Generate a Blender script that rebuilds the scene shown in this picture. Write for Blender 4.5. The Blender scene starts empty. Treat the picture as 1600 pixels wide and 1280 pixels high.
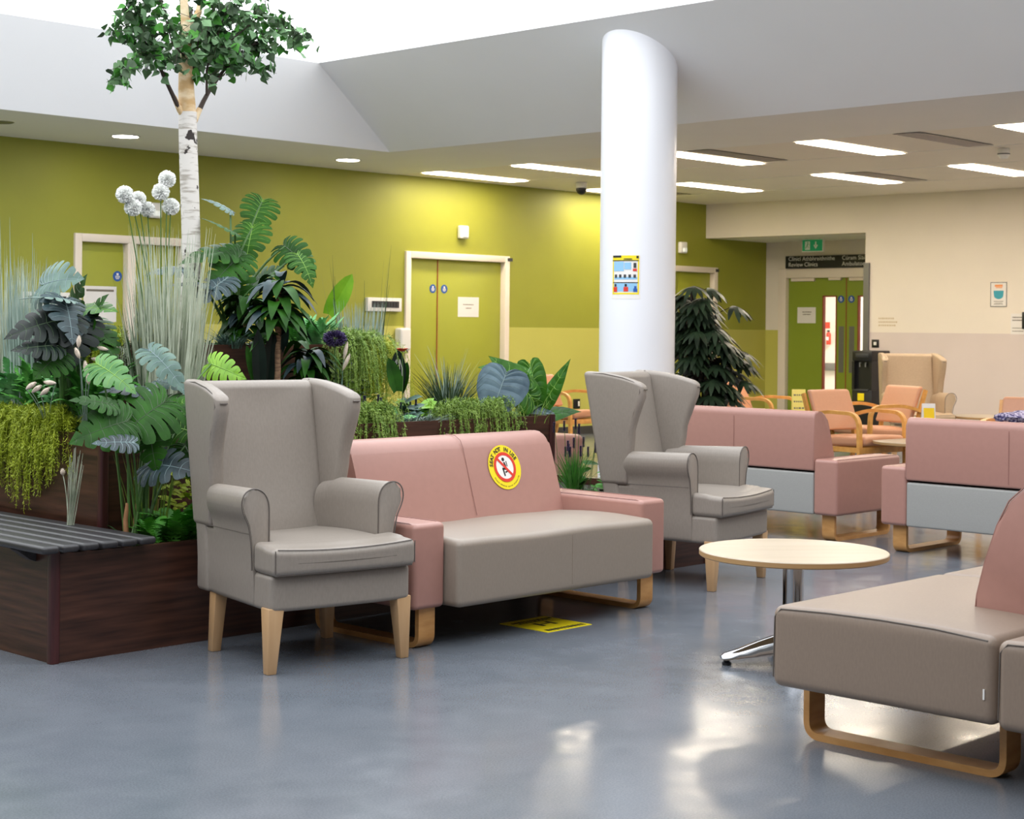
import bpy, bmesh, math, random
from mathutils import Vector, Matrix, noise
rnd = random.Random(7)
PI = math.pi
sc = bpy.context.scene
COL = sc.collection
R = math.radians

# ------------------------------------------------------------------ camera geometry (room frame: X along green wall, Y towards it)
CAM = Vector((-3.444, -5.759, 1.32))
FPX = 2620.0
ROLL = R(0.6)
YAW = R(46.1)
FWD = Vector((math.sin(YAW), math.cos(YAW), 0))
RGT = Vector((math.cos(YAW), -math.sin(YAW), 0))
UP = Vector((0, 0, 1))

def ray(px, py):
    x, y = px - 800, py - 511.5
    c, s = math.cos(ROLL), math.sin(ROLL)
    x, y = c * x + s * y, -s * x + c * y
    return FWD + RGT * (x / FPX) - UP * (y / FPX)

def on_a(px, py, a):
    d = ray(px, py); return CAM + d * ((a - CAM.x) / d.x)
def on_b(px, py, b):
    d = ray(px, py); return CAM + d * ((b - CAM.y) / d.y)
def on_z(px, py, z):
    d = ray(px, py); return CAM + d * ((z - CAM.z) / d.z)
def at_d(px, py, dist):
    return CAM + ray(px, py) * dist

# ------------------------------------------------------------------ materials
def srgb(*c):
    return tuple((v / 255 / 12.92) if v <= 10 else ((v / 255 + 0.055) / 1.055) ** 2.4 for v in c)

def mat(name, rgb, rough=0.5, metal=0.0, var=0.0, scale=8.0, stretch=(1, 1, 1), rgb2=None, bump=0.0, bscale=None,
        spec=0.5, emit=0.0, coat=0.0, detail=4.0, rvar=0.0, trans=0.0, lo=0.35, hi=0.65):
    m = bpy.data.materials.new(name); m.use_nodes = True
    nt = m.node_tree; n = nt.nodes; l = nt.links
    p = n['Principled BSDF']
    c = srgb(*rgb)
    p.inputs['Base Color'].default_value = (*c, 1)
    p.inputs['Roughness'].default_value = rough
    p.inputs['Metallic'].default_value = metal
    p.inputs['Specular IOR Level'].default_value = spec
    p.inputs['Coat Weight'].default_value = coat
    if trans:
        p.inputs['Transmission Weight'].default_value = trans
    if emit:
        p.inputs['Emission Color'].default_value = (*c, 1)
        p.inputs['Emission Strength'].default_value = emit
    if var or rgb2 or bump or rvar:
        tc = n.new('ShaderNodeTexCoord'); mp = n.new('ShaderNodeMapping')
        mp.inputs['Scale'].default_value = stretch
        l.new(tc.outputs['Object'], mp.inputs['Vector'])
        if var or rgb2 or rvar:
            t = n.new('ShaderNodeTexNoise'); t.inputs['Scale'].default_value = scale
            t.inputs['Detail'].default_value = detail
            l.new(mp.outputs[0], t.inputs['Vector'])
            r = n.new('ShaderNodeValToRGB')
            a = tuple(max(0, v * (1 - var)) for v in c)
            b = srgb(*rgb2) if rgb2 else tuple(min(1, v * (1 + var)) for v in c)
            if rgb2: a = c
            r.color_ramp.elements[0].position = lo; r.color_ramp.elements[0].color = (*a, 1)
            r.color_ramp.elements[1].position = hi; r.color_ramp.elements[1].color = (*b, 1)
            l.new(t.outputs['Fac'], r.inputs['Fac'])
            if var or rgb2: l.new(r.outputs['Color'], p.inputs['Base Color'])
            if rvar:
                mr = n.new('ShaderNodeMapRange')
                mr.inputs['To Min'].default_value = rough - rvar; mr.inputs['To Max'].default_value = rough + rvar
                l.new(t.outputs['Fac'], mr.inputs['Value']); l.new(mr.outputs[0], p.inputs['Roughness'])
        if bump:
            t2 = n.new('ShaderNodeTexNoise'); t2.inputs['Scale'].default_value = bscale or scale
            t2.inputs['Detail'].default_value = 3
            l.new(mp.outputs[0], t2.inputs['Vector'])
            bp = n.new('ShaderNodeBump'); bp.inputs['Strength'].default_value = bump; bp.inputs['Distance'].default_value = 0.01
            l.new(t2.outputs['Fac'], bp.inputs['Height']); l.new(bp.outputs[0], p.inputs['Normal'])
    return m

def emis(name, rgb, strength):
    m = bpy.data.materials.new(name); m.use_nodes = True
    nt = m.node_tree; nt.nodes.clear()
    o = nt.nodes.new('ShaderNodeOutputMaterial'); e = nt.nodes.new('ShaderNodeEmission')
    e.inputs['Color'].default_value = (*rgb, 1); e.inputs['Strength'].default_value = strength
    nt.links.new(e.outputs[0], o.inputs[0]); return m

M = {}
M['olive'] = mat('olive green paint', (150, 153, 50), 0.55, var=0.03, scale=2)
M['lime'] = mat('lime green paint', (190, 187, 92), 0.5, var=0.02, scale=2)
M['cream'] = mat('cream paint', (230, 221, 208), 0.6, var=0.015, scale=2)
M['greige'] = mat('grey dado paint', (212, 199, 194), 0.55, var=0.015, scale=2)
M['ceil'] = mat('white ceiling plaster', (240, 237, 230), 0.75, var=0.01, scale=1.5)
M['tile'] = None
M['splay'] = mat('white splay plaster', (240, 240, 240), 0.75, var=0.01, scale=1.2)
M['column'] = mat('white column paint', (232, 233, 238), 0.35, var=0.01, scale=2)
M['skirt'] = mat('dark skirting', (62, 60, 58), 0.5)
M['frame'] = mat('cream door frame gloss', (232, 220, 206), 0.35)
M['doorgreen'] = mat('olive door laminate', (158, 163, 52), 0.42, var=0.02, scale=3)
M['doorgreen2'] = mat('green door laminate', (134, 152, 44), 0.42, var=0.02, scale=3)
M['lip'] = mat('red brown door edging', (150, 62, 40), 0.5)
M['white'] = mat('white plastic', (232, 230, 226), 0.4)
M['black'] = mat('black plastic', (20, 21, 24), 0.35)
M['dgrey'] = mat('dark grey plastic', (52, 54, 58), 0.4)
M['mgrey'] = mat('mid grey metal', (120, 120, 120), 0.4, metal=0.6)
M['paper'] = mat('white paper', (230, 226, 222), 0.7)
M['ink'] = mat('black ink', (25, 25, 28), 0.6)
M['greyink'] = mat('grey ink', (120, 112, 100), 0.7)
M['blue'] = mat('blue sign vinyl', (28, 84, 165), 0.4)
M['yellow'] = mat('yellow vinyl', (236, 214, 24), 0.4)
M['yellow2'] = mat('pale yellow card', (238, 222, 120), 0.6)
M['gold'] = mat('amber yellow card', (240, 200, 10), 0.5)
M['red'] = mat('red print', (214, 52, 36), 0.45)
M['teal'] = mat('teal print', (60, 160, 180), 0.6)
M['ltblue'] = mat('light blue print', (140, 190, 225), 0.6)
M['orange'] = mat('orange print', (232, 150, 90), 0.6)
M['exit'] = mat('green exit sign face', (8, 135, 84), 0.4, emit=0.25)
M['vinyl'] = mat('taupe grey vinyl', (140, 131, 122), 0.42, var=0.045, scale=140, stretch=(1, 1, 0.35), bump=0.03, bscale=5, spec=0.45)
M['seatv'] = mat('warm grey seat vinyl', (143, 131, 119), 0.42, var=0.03, scale=140, stretch=(1, 1, 0.4), bump=0.04, bscale=6, spec=0.45)
M['rearv'] = mat('cool grey vinyl', (150, 149, 146), 0.5, var=0.03, scale=150, bump=0.02, bscale=5)
M['pink'] = mat('dusty pink vinyl', (165, 122, 111), 0.38, var=0.02, scale=30, bump=0.03, bscale=3, spec=0.5)
M['piping'] = mat('dark piping', (92, 84, 78), 0.5)
M['ppiping'] = mat('pink seam', (148, 106, 97), 0.5)
M['beech'] = mat('pale beech', (196, 160, 120), 0.4, rgb2=(182, 144, 102), scale=18, stretch=(1, 1, 0.12), detail=6)
M['oak'] = mat('honey laminated wood', (200, 150, 92), 0.35, rgb2=(182, 130, 72), scale=30, stretch=(0.3, 0.3, 1), detail=6)
M['honey'] = mat('honey bentwood', (222, 164, 88), 0.35, rgb2=(206, 146, 72), scale=20, detail=5)
M['maple'] = mat('pale maple laminate', (180, 167, 149), 0.32, rgb2=(170, 155, 133), scale=5, stretch=(0.35, 2.2, 1), detail=6)
M['benchv'] = mat('taupe bench vinyl', (136, 119, 105), 0.42, var=0.04, scale=140, stretch=(1, 1, 0.4), bump=0.03, bscale=6, spec=0.45)
M['edge'] = mat('brown table edging', (172, 136, 92), 0.4)
M['chrome'] = mat('polished chrome', (200, 202, 206), 0.12, metal=1.0)
M['beige'] = mat('beige vinyl', (176, 154, 128), 0.45, var=0.03, scale=60)
M['slate2'] = mat('dusty blue leaf', (58, 78, 90), 0.4, spec=.3, rgb2=(84, 106, 116), scale=10)
M['tanink'] = mat('tan wall lettering', (200, 182, 152), 0.6)
M['salmon'] = mat('salmon vinyl', (198, 142, 108), 0.42, var=0.02, scale=60)
M['walnut'] = mat('dark walnut laminate', (40, 22, 17), 0.33, rgb2=(84, 52, 40), scale=5, stretch=(0.6, 0.6, 10), detail=9, lo=0.3, hi=0.75)
M['post'] = mat('mahogany corner post', (52, 24, 26), 0.35, rgb2=(70, 34, 34), scale=10, stretch=(4, 4, 0.3))
M['slat'] = mat('dark grey bench slat', (46, 45, 47), 0.4, var=0.12, scale=12, stretch=(8, 0.6, 4))
M['soil'] = mat('dark bark soil', (38, 30, 24), 0.95, var=0.5, scale=60, bump=0.6, bscale=50)
M['purple'] = mat('purple patterned cloth', (70, 62, 110), 0.8, rgb2=(190, 180, 205), scale=55, detail=1, lo=0.45, hi=0.55)
# foliage
M['g_dark'] = mat('dark green leaf', (22, 56, 8), 0.5, spec=.16, rgb2=(40, 86, 18), scale=9)
M['g_deep'] = mat('blackish green leaf', (8, 17, 14), 0.45, spec=.25, rgb2=(16, 32, 24), scale=9)
M['g_mid'] = mat('mid green leaf', (30, 72, 10), 0.5, spec=.2, rgb2=(50, 98, 18), scale=9)
M['g_bright'] = mat('bright lime leaf', (104, 156, 22), 0.4, rgb2=(130, 178, 36), scale=10)
M['g_blue'] = mat('blue green leaf', (66, 92, 84), 0.5, spec=.3, rgb2=(98, 124, 112), scale=10)
M['g_slate'] = mat('slate blue leaf', (28, 42, 46), 0.45, spec=.35, rgb2=(52, 72, 76), scale=10)
M['g_fern'] = mat('fern green', (54, 116, 40), 0.6, spec=.2, rgb2=(86, 150, 62), scale=20)
M['g_mint'] = mat('mint fern green', (96, 158, 98), 0.6, spec=.2, rgb2=(132, 190, 128), scale=20)
M['g_lime'] = mat('yellow green fern', (134, 152, 22), 0.6, rgb2=(168, 182, 40), scale=20)
M['g_trail'] = mat('trailing green', (104, 136, 44), 0.55, rgb2=(134, 160, 66), scale=20)
M['g_straw'] = mat('grey green grass', (168, 178, 156), 0.6, rgb2=(198, 204, 184), scale=12)
M['g_silver'] = mat('silver blue grass', (132, 152, 142), 0.55, rgb2=(160, 176, 166), scale=12)
M['g_tuft'] = mat('grey green tuft', (44, 64, 42), 0.5, spec=.25, rgb2=(78, 98, 70), scale=12)
M['g_palm'] = mat('dark palm leaf', (26, 38, 26), 0.4, spec=.4, rgb2=(48, 66, 44), scale=9)
M['g_birch'] = mat('birch leaf green', (78, 112, 74), 0.55, spec=.25, rgb2=(116, 152, 108), scale=3)
M['g_stem'] = mat('green stem', (70, 104, 48), 0.5, var=0.15, scale=10)
M['stemtan'] = mat('tan sheath', (150, 106, 70), 0.6, var=0.2, scale=20)
M['brownstem'] = mat('brown trunk', (92, 66, 48), 0.8, rgb2=(140, 112, 84), scale=30, stretch=(1, 1, 5))
M['darkstem'] = mat('dark cane', (46, 36, 28), 0.7, var=0.3, scale=20)
M['pom'] = mat('white pompom', (250, 251, 248), 0.9)
M['fluff'] = mat('cream fluff', (214, 200, 184), 0.9, var=0.1, scale=60)
M['lav'] = mat('lavender purple', (84, 76, 120), 0.7, var=0.2, scale=30)
M['dpurple'] = mat('deep purple flower', (74, 60, 104), 0.7, var=0.2, scale=30)
M['poppy'] = mat('red poppy petal', (230, 60, 30), 0.5)

def nodes_tile():
    m = mat('ceiling tile', (238, 230, 216), 0.8, var=0.01, scale=2)
    return m
M['tile'] = nodes_tile()

def floor_mat():
    m = bpy.data.materials.new('blue grey vinyl floor'); m.use_nodes = True
    nt = m.node_tree; n = nt.nodes; l = nt.links; p = n['Principled BSDF']
    tc = n.new('ShaderNodeTexCoord')
    def noi(s, d, stretch=None, rot=0):
        v = tc.outputs['Object']
        if stretch:
            mp = n.new('ShaderNodeMapping'); mp.inputs['Scale'].default_value = stretch
            mp.inputs['Rotation'].default_value = (0, 0, rot); l.new(v, mp.inputs['Vector']); v = mp.outputs[0]
        t = n.new('ShaderNodeTexNoise'); t.inputs['Scale'].default_value = s; t.inputs['Detail'].default_value = d
        l.new(v, t.inputs['Vector']); return t.outputs['Fac']
    r = n.new('ShaderNodeValToRGB'); l.new(noi(3.0, 8), r.inputs['Fac'])
    r.color_ramp.elements[0].position = .3; r.color_ramp.elements[0].color = (*srgb(98, 104, 112), 1)
    r.color_ramp.elements[1].position = .7; r.color_ramp.elements[1].color = (*srgb(108, 113, 121), 1)
    r2 = n.new('ShaderNodeValToRGB'); l.new(noi(160, 2), r2.inputs['Fac'])
    r2.color_ramp.elements[0].position = .35; r2.color_ramp.elements[0].color = (.88, .88, .88, 1)
    r2.color_ramp.elements[1].position = .65; r2.color_ramp.elements[1].color = (1.12, 1.12, 1.12, 1)
    mx = n.new('ShaderNodeMix'); mx.data_type = 'RGBA'; mx.blend_type = 'MULTIPLY'; mx.inputs[0].default_value = 1
    l.new(r.outputs[0], mx.inputs[6]); l.new(r2.outputs[0], mx.inputs[7])
    # thin pale scuffs
    sc1 = n.new('ShaderNodeValToRGB'); l.new(noi(5, 2, (0.5, 26, 1), 0.6), sc1.inputs['Fac'])
    sc1.color_ramp.elements[0].position = .76; sc1.color_ramp.elements[0].color = (0, 0, 0, 1)
    sc1.color_ramp.elements[1].position = .86; sc1.color_ramp.elements[1].color = (.22, .22, .22, 1)
    mx2 = n.new('ShaderNodeMix'); mx2.data_type = 'RGBA'
    l.new(sc1.outputs[0], mx2.inputs[0]); l.new(mx.outputs[2], mx2.inputs[6]); mx2.inputs[7].default_value = (*srgb(150, 156, 162), 1)
    l.new(mx2.outputs[2], p.inputs['Base Color'])
    mr = n.new('ShaderNodeMapRange'); mr.inputs['From Min'].default_value = .3; mr.inputs['From Max'].default_value = .7
    mr.inputs['To Min'].default_value = .13; mr.inputs['To Max'].default_value = .24
    l.new(noi(7, 6), mr.inputs['Value']); l.new(mr.outputs[0], p.inputs['Roughness'])
    bp = n.new('ShaderNodeBump'); bp.inputs['Strength'].default_value = .035; bp.inputs['Distance'].default_value = .01
    l.new(noi(14, 3), bp.inputs['Height']); l.new(bp.outputs[0], p.inputs['Normal'])
    p.inputs['Specular IOR Level'].default_value = .5
    return m
M['floor'] = floor_mat()

def birch_mat():
    m = bpy.data.materials.new('birch bark'); m.use_nodes = True
    nt = m.node_tree; n = nt.nodes; l = nt.links; p = n['Principled BSDF']
    tc = n.new('ShaderNodeTexCoord')
    def noi(s, d, st):
        mp = n.new('ShaderNodeMapping'); mp.inputs['Scale'].default_value = st; l.new(tc.outputs['Object'], mp.inputs['Vector'])
        t = n.new('ShaderNodeTexNoise'); t.inputs['Scale'].default_value = s; t.inputs['Detail'].default_value = d
        l.new(mp.outputs[0], t.inputs['Vector']); return t.outputs['Fac']
    a = n.new('ShaderNodeValToRGB'); l.new(noi(11, 6, (1, 1, 6)), a.inputs['Fac'])
    a.color_ramp.elements[0].position = .36; a.color_ramp.elements[0].color = (*srgb(168, 160, 150), 1)
    a.color_ramp.elements[1].position = .5; a.color_ramp.elements[1].color = (*srgb(214, 209, 203), 1)
    b = n.new('ShaderNodeValToRGB'); l.new(noi(16, 5, (1, 1, .9)), b.inputs['Fac'])
    b.color_ramp.elements[0].position = .615; b.color_ramp.elements[0].color = (0, 0, 0, 1)
    b.color_ramp.elements[1].position = .64; b.color_ramp.elements[1].color = (1, 1, 1, 1)
    mx = n.new('ShaderNodeMix'); mx.data_type = 'RGBA'
    l.new(b.outputs[0], mx.inputs[0]); l.new(a.outputs[0], mx.inputs[6]); mx.inputs[7].default_value = (*srgb(50, 42, 38), 1)
    l.new(mx.outputs[2], p.inputs['Base Color']); p.inputs['Roughness'].default_value = .75
    return m
M['birch'] = birch_mat()
M['birch2'] = mat('peeled tan birch', (196, 160, 110), 0.7, rgb2=(226, 206, 172), scale=12, stretch=(1, 1, 2))
M['twig'] = mat('dark twig', (62, 50, 44), 0.8)

M['g_sword'] = mat('sword fern green', (50, 116, 30), 0.5, spec=.25, rgb2=(82, 150, 48), scale=20)
M['g_mintleaf'] = mat('pale mint leaf', (70, 118, 62), 0.5, spec=.25, rgb2=(104, 146, 92), scale=10)
M['v_blue'] = mat('pale blue leaf vein', (112, 132, 134), 0.5)
M['v_dark'] = mat('dark leaf vein', (48, 74, 36), 0.5)
M['v_green'] = mat('light green leaf vein', (118, 160, 62), 0.5)
# ------------------------------------------------------------------ object helpers
def fin(name, bm, m, parent=None, smooth=40, loc=None, rotz=0.0):
    me = bpy.data.meshes.new(name)
    bmesh.ops.recalc_face_normals(bm, faces=bm.faces)
    for f in bm.faces: f.smooth = bool(smooth)
    bm.to_mesh(me); bm.free()
    if smooth: me.set_sharp_from_angle(angle=R(smooth))
    for mm in (m if isinstance(m, (list, tuple)) else [m]): me.materials.append(mm)
    o = bpy.data.objects.new(name, me); COL.objects.link(o)
    if parent: o.parent = parent
    if loc is not None: o.location = loc
    o.rotation_euler = (0, 0, rotz)
    return o

def tag(o, label=None, cat=None, group=None, kind=None):
    if label: o['label'] = label
    if cat: o['category'] = cat
    if group: o['group'] = group
    if kind: o['kind'] = kind
    return o

def thing(name, label, cat, loc=(0, 0, 0), rotz=0, group=None):
    o = bpy.data.objects.new(name, None); COL.objects.link(o)
    o.empty_display_size = 0.1
    o.location = loc; o.rotation_euler = (0, 0, rotz)
    return tag(o, label, cat, group)

def copy_tree(o, parent=None):
    c = o.copy(); COL.objects.link(c)
    if parent: c.parent = parent
    for ch in list(o.children): copy_tree(ch, c)
    return c

def struct(name, bm, m, smooth=0):
    return tag(fin(name, bm, m, smooth=smooth), kind='structure')

def box(bm, x0, x1, y0, y1, z0, z1, r=0.0, mi=0, seg=2):
    vs = [bm.verts.new((x, y, z)) for x in (x0, x1) for y in (y0, y1) for z in (z0, z1)]
    fs = [bm.faces.new([vs[i] for i in q]) for q in ((0, 1, 3, 2), (4, 6, 7, 5), (0, 4, 5, 1), (2, 3, 7, 6), (0, 2, 6, 4), (1, 5, 7, 3))]
    for f in fs: f.material_index = mi
    if r > 0:
        es = set(e for f in fs for e in f.edges)
        res = bmesh.ops.bevel(bm, geom=list(es), offset=r, segments=seg, profile=0.5, affect='EDGES')
        for f in res['faces']: f.material_index = mi
    return bm

def nb(): return bmesh.new()

def softbox(bm, x0, x1, y0, y1, z0, z1, r=0.03, n=6, fn=None, mi=0, rs=4):
    """rounded box with interior divisions so that fn(v) can puff or shear it"""
    def coords(a, b):
        half = (b - a) / 2; rr = min(r, half * 0.999); mid = (a + b) / 2
        out = []
        for i in range(rs): out.append(-half + rr * (1 - math.tan(PI / 4 * (1 - i / rs))))
        inner = half - rr
        for i in range(n + 1): out.append(-inner + 2 * inner * i / n)
        for i in range(rs): out.append(half - rr * (1 - math.tan(PI / 4 * ((i + 1) / rs))))
        return [mid + v for v in out]
    C = [coords(x0, x1), coords(y0, y1), coords(z0, z1)]
    lo = Vector((x0, y0, z0)); hi = Vector((x1, y1, z1))
    rr = [min(r, (hi[i] - lo[i]) / 2 * 0.999) for i in range(3)]
    r0 = min(rr)
    def proj(p):
        inner = Vector([min(max(p[i], lo[i] + rr[i]), hi[i] - rr[i]) for i in range(3)])
        d = p - inner
        if d.length > 1e-9:
            e = Vector([d[i] / rr[i] for i in range(3)])
            e.normalize(); p = inner + Vector([e[i] * rr[i] for i in range(3)])
        if fn: p = fn(p)
        return p
    cache = {}
    def V(i, j, k):
        key = (i, j, k)
        if key not in cache: cache[key] = bm.verts.new(proj(Vector((C[0][i], C[1][j], C[2][k]))))
        return cache[key]
    N = [len(c) - 1 for c in C]
    def quad(a, b, c, d):
        try:
            f = bm.faces.new((a, b, c, d)); f.material_index = mi
        except ValueError: pass
    for k in (0, N[2]):
        for i in range(N[0]):
            for j in range(N[1]): quad(V(i, j, k), V(i + 1, j, k), V(i + 1, j + 1, k), V(i, j + 1, k))
    for j in (0, N[1]):
        for i in range(N[0]):
            for k in range(N[2]): quad(V(i, j, k), V(i + 1, j, k), V(i + 1, j, k + 1), V(i, j, k + 1))
    for i in (0, N[0]):
        for j in range(N[1]):
            for k in range(N[2]): quad(V(i, j, k), V(i, j + 1, k), V(i, j + 1, k + 1), V(i, j, k + 1))
    return bm

def prism(bm, pts, axis, lo, hi, r=0.0, mi=0, seg=3, fn=None):
    """extrude 2D pts along axis ('x': pts=(y,z), 'y': pts=(x,z), 'z': pts=(x,y))"""
    def P(u, v, w):
        p = {'x': (w, u, v), 'y': (u, w, v), 'z': (u, v, w)}[axis]
        return fn(Vector(p)) if fn else p
    a = [bm.verts.new(P(u, v, lo)) for u, v in pts]; b = [bm.verts.new(P(u, v, hi)) for u, v in pts]
    fs = [bm.faces.new(a[::-1]), bm.faces.new(b)]
    n = len(pts)
    for i in range(n): fs.append(bm.faces.new((a[i], a[(i + 1) % n], b[(i + 1) % n], b[i])))
    for f in fs: f.material_index = mi
    if r > 0:
        es = list(fs[0].edges) + list(fs[1].edges)
        res = bmesh.ops.bevel(bm, geom=es, offset=r, segments=seg, profile=0.5, affect='EDGES')
        for f in res['faces']: f.material_index = mi
    return bm

def tube(bm, path, rad, n=8, mi=0, cap=True):
    path = [Vector(p) for p in path]
    rads = rad if isinstance(rad, (list, tuple)) else [rad] * len(path)
    rings = []; prev = None
    for i, p in enumerate(path):
        t = (path[min(i + 1, len(path) - 1)] - path[max(i - 1, 0)])
        if t.length < 1e-9: t = Vector((0, 0, 1))
        t.normalize()
        if prev is None:
            u = t.cross(Vector((0.31, 0.17, 0.93)));
            if u.length < 1e-3: u = t.cross(Vector((1, 0, 0)))
        else: u = prev - t * prev.dot(t)
        u.normalize(); prev = u; w = t.cross(u)
        rings.append([bm.verts.new(p + (u * math.cos(2 * PI * k / n) + w * math.sin(2 * PI * k / n)) * rads[i]) for k in range(n)])
    for a, b in zip(rings, rings[1:]):
        for k in range(n):
            f = bm.faces.new((a[k], a[(k + 1) % n], b[(k + 1) % n], b[k])); f.material_index = mi
    if cap:
        for rg in (rings[0][::-1], rings[-1]):
            f = bm.faces.new(rg); f.material_index = mi
    return bm

def lathe(bm, prof, n=48, mi=0, c=(0, 0, 0)):
    rings = []
    for r, z in prof:
        if r < 1e-6: rings.append([bm.verts.new((c[0], c[1], c[2] + z))])
        else: rings.append([bm.verts.new((c[0] + r * math.cos(2 * PI * k / n), c[1] + r * math.sin(2 * PI * k / n), c[2] + z)) for k in range(n)])
    for a, b in zip(rings, rings[1:]):
        for k in range(n):
            if len(a) == 1 and len(b) == 1: continue
            if len(a) == 1: f = bm.faces.new((a[0], b[k], b[(k + 1) % n]))
            elif len(b) == 1: f = bm.faces.new((a[k], a[(k + 1) % n], b[0]))
            else: f = bm.faces.new((a[k], a[(k + 1) % n], b[(k + 1) % n], b[k]))
            f.material_index = mi
    return bm

def rounded(pts, r, seg=5, closed=False):
    out = []; n = len(pts)
    for i, p in enumerate(pts):
        if not closed and i in (0, n - 1): out.append(p); continue
        a = Vector(pts[i - 1]); b = Vector(p); c = Vector(pts[(i + 1) % n])
        rr = r[i] if isinstance(r, (list, tuple)) else r
        da = min(rr, (a - b).length * .49); dc = min(rr, (c - b).length * .49)
        p0 = b + (a - b).normalized() * da; p1 = b + (c - b).normalized() * dc
        for k in range(seg + 1):
            t = k / seg; q = p0 * (1 - t) ** 2 + b * 2 * t * (1 - t) + p1 * t * t
            out.append(tuple(q))
    return out

def strap(bm, path, th, axis, lo, hi, mi=0, closed=False, r=0.002):
    """flat laminated band following a 2D path"""
    P = [Vector(p) for p in path]; n = len(P); L = []; Rr = []
    for i in range(n):
        if closed: t = P[(i + 1) % n] - P[i - 1]
        else: t = P[min(i + 1, n - 1)] - P[max(i - 1, 0)]
        t.normalize(); nn = Vector((-t.y, t.x)) * th / 2
        L.append(tuple(P[i] + nn)); Rr.append(tuple(P[i] - nn))
    def Q(u, w): return {'x': (w, u[0], u[1]), 'y': (u[0], w, u[1]), 'z': (u[0], u[1], w)}[axis]
    g = [[bm.verts.new(Q(u, w)) for u in pts] for pts, w in ((L, lo), (L, hi), (Rr, hi), (Rr, lo))]
    m = n if closed else n - 1
    for i in range(m):
        j = (i + 1) % n
        for k in range(4):
            f = bm.faces.new((g[k][i], g[k][j], g[(k + 1) % 4][j], g[(k + 1) % 4][i])); f.material_index = mi
    if not closed:
        for i in (0, n - 1):
            f = bm.faces.new([g[k][i] for k in range(4)]); f.material_index = mi
    return bm

def text_bm(bm, s, size, place, depth=0.0008, mi=0, align='LEFT', spacing=1.0, bold=0.0):
    """letters as mesh; place(x, y) -> Vector and normal offset handled by caller through place(x,y,h)"""
    cu = bpy.data.curves.new('t', 'FONT'); cu.body = s; cu.size = size; cu.align_x = align; cu.space_character = spacing
    cu.resolution_u = 3; cu.offset = bold
    ob = bpy.data.objects.new('t', cu); COL.objects.link(ob)
    dg = bpy.context.evaluated_depsgraph_get(); dg.update()
    me = bpy.data.meshes.new_from_object(ob.evaluated_get(dg))
    COL.objects.unlink(ob); bpy.data.objects.remove(ob)
    vs = [bm.verts.new(place(v.co.x, v.co.y)) for v in me.vertices]
    for p in me.polygons:
        try:
            f = bm.faces.new([vs[i] for i in p.vertices]); f.material_index = mi
        except ValueError: pass
    bpy.data.meshes.remove(me)
    return bm

# ------------------------------------------------------------------ the setting
WB = 8.08      # green wall
WA = 14.7      # right wall
HC = 3.0
def wall(name, axis, pos, u0, u1, z0, z1, holes, zsplit, mats, th=0.12, out=1):
    """wall with holes: front face at pos, thickness away from room"""
    us = sorted(set([u0, u1] + [h[0] for h in holes] + [h[1] for h in holes]))
    zs = sorted(set([z0, z1, zsplit] + [h[2] for h in holes] + [h[3] for h in holes]))
    bm = nb()
    def Q(u, z, d): return (u, pos + out * d, z) if axis == 'b' else (pos + out * d, u, z)
    def solid(i, j):
        if i < 0 or j < 0 or i >= len(us) - 1 or j >= len(zs) - 1: return False
        cu, cz = (us[i] + us[i + 1]) / 2, (zs[j] + zs[j + 1]) / 2
        return not any(h[0] < cu < h[1] and h[2] < cz < h[3] for h in holes)
    for i in range(len(us) - 1):
        for j in range(len(zs) - 1):
            if not solid(i, j): continue
            mi = 0 if zs[j] >= zsplit - 1e-6 else 1
            a, b, c, d = us[i], us[i + 1], zs[j], zs[j + 1]
            for dd in (0, th):
                f = bm.faces.new([bm.verts.new(Q(u, z, dd)) for u, z in ((a, c), (b, c), (b, d), (a, d))]); f.material_index = mi
            for (di, dj, p, q) in ((-1, 0, (a, c), (a, d)), (1, 0, (b, c), (b, d)), (0, -1, (a, c), (b, c)), (0, 1, (a, d), (b, d))):
                if not solid(i + di, j + dj):
                    f = bm.faces.new([bm.verts.new(Q(*p, 0)), bm.verts.new(Q(*q, 0)), bm.verts.new(Q(*q, th)), bm.verts.new(Q(*p, th))]); f.material_index = mi
    bmesh.ops.remove_doubles(bm, verts=bm.verts, dist=1e-5)
    return struct(name, bm, mats)

AMIN, BMIN = -8.5, -8.5
fl = nb(); box(fl, AMIN, 20.0, BMIN, WB + .15, -0.1, 0)
struct('floor', fl, M['floor'])
D1 = (9.26, 10.80, 0, 2.10); D2 = (5.07, 6.22, 0, 2.10); D3 = (13.45, 14.88, 0, 2.10)
wall('wall_green', 'b', WB, AMIN, 16.25, 0, HC + .1, [D1, D2, D3], 1.32, [M['olive'], M['lime']])
wall('wall_right', 'a', WA, BMIN, WB, 0, HC + .1, [(5.59, WB + .2, -1, 2.55)], 1.305, [M['cream'], M['greige']], th=0.25)
wall('wall_alcove', 'a', 16.1, 5.0, WB, 0, 2.6, [(5.82, 7.74, 0, 2.06)], 1.32, [M['cream'], M['lime']])
bm = nb(); box(bm, WA + .25, 16.1, 5.44, 5.59, 0, 2.6); struct('wall_alcove_side', bm, M['cream'])
bm = nb(); box(bm, WA + .25, 16.2, 5.44, WB, 2.55, 2.62); struct('ceiling_alcove', bm, M['ceil'])
wall('wall_back', 'b', BMIN, AMIN, WA, 0, HC + .1, [], 1.3, [M['cream'], M['greige']], out=-1)
wall('wall_left', 'a', AMIN, BMIN, WB, 0, HC + .1, [], 1.3, [M['cream'], M['greige']], out=-1)
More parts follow.
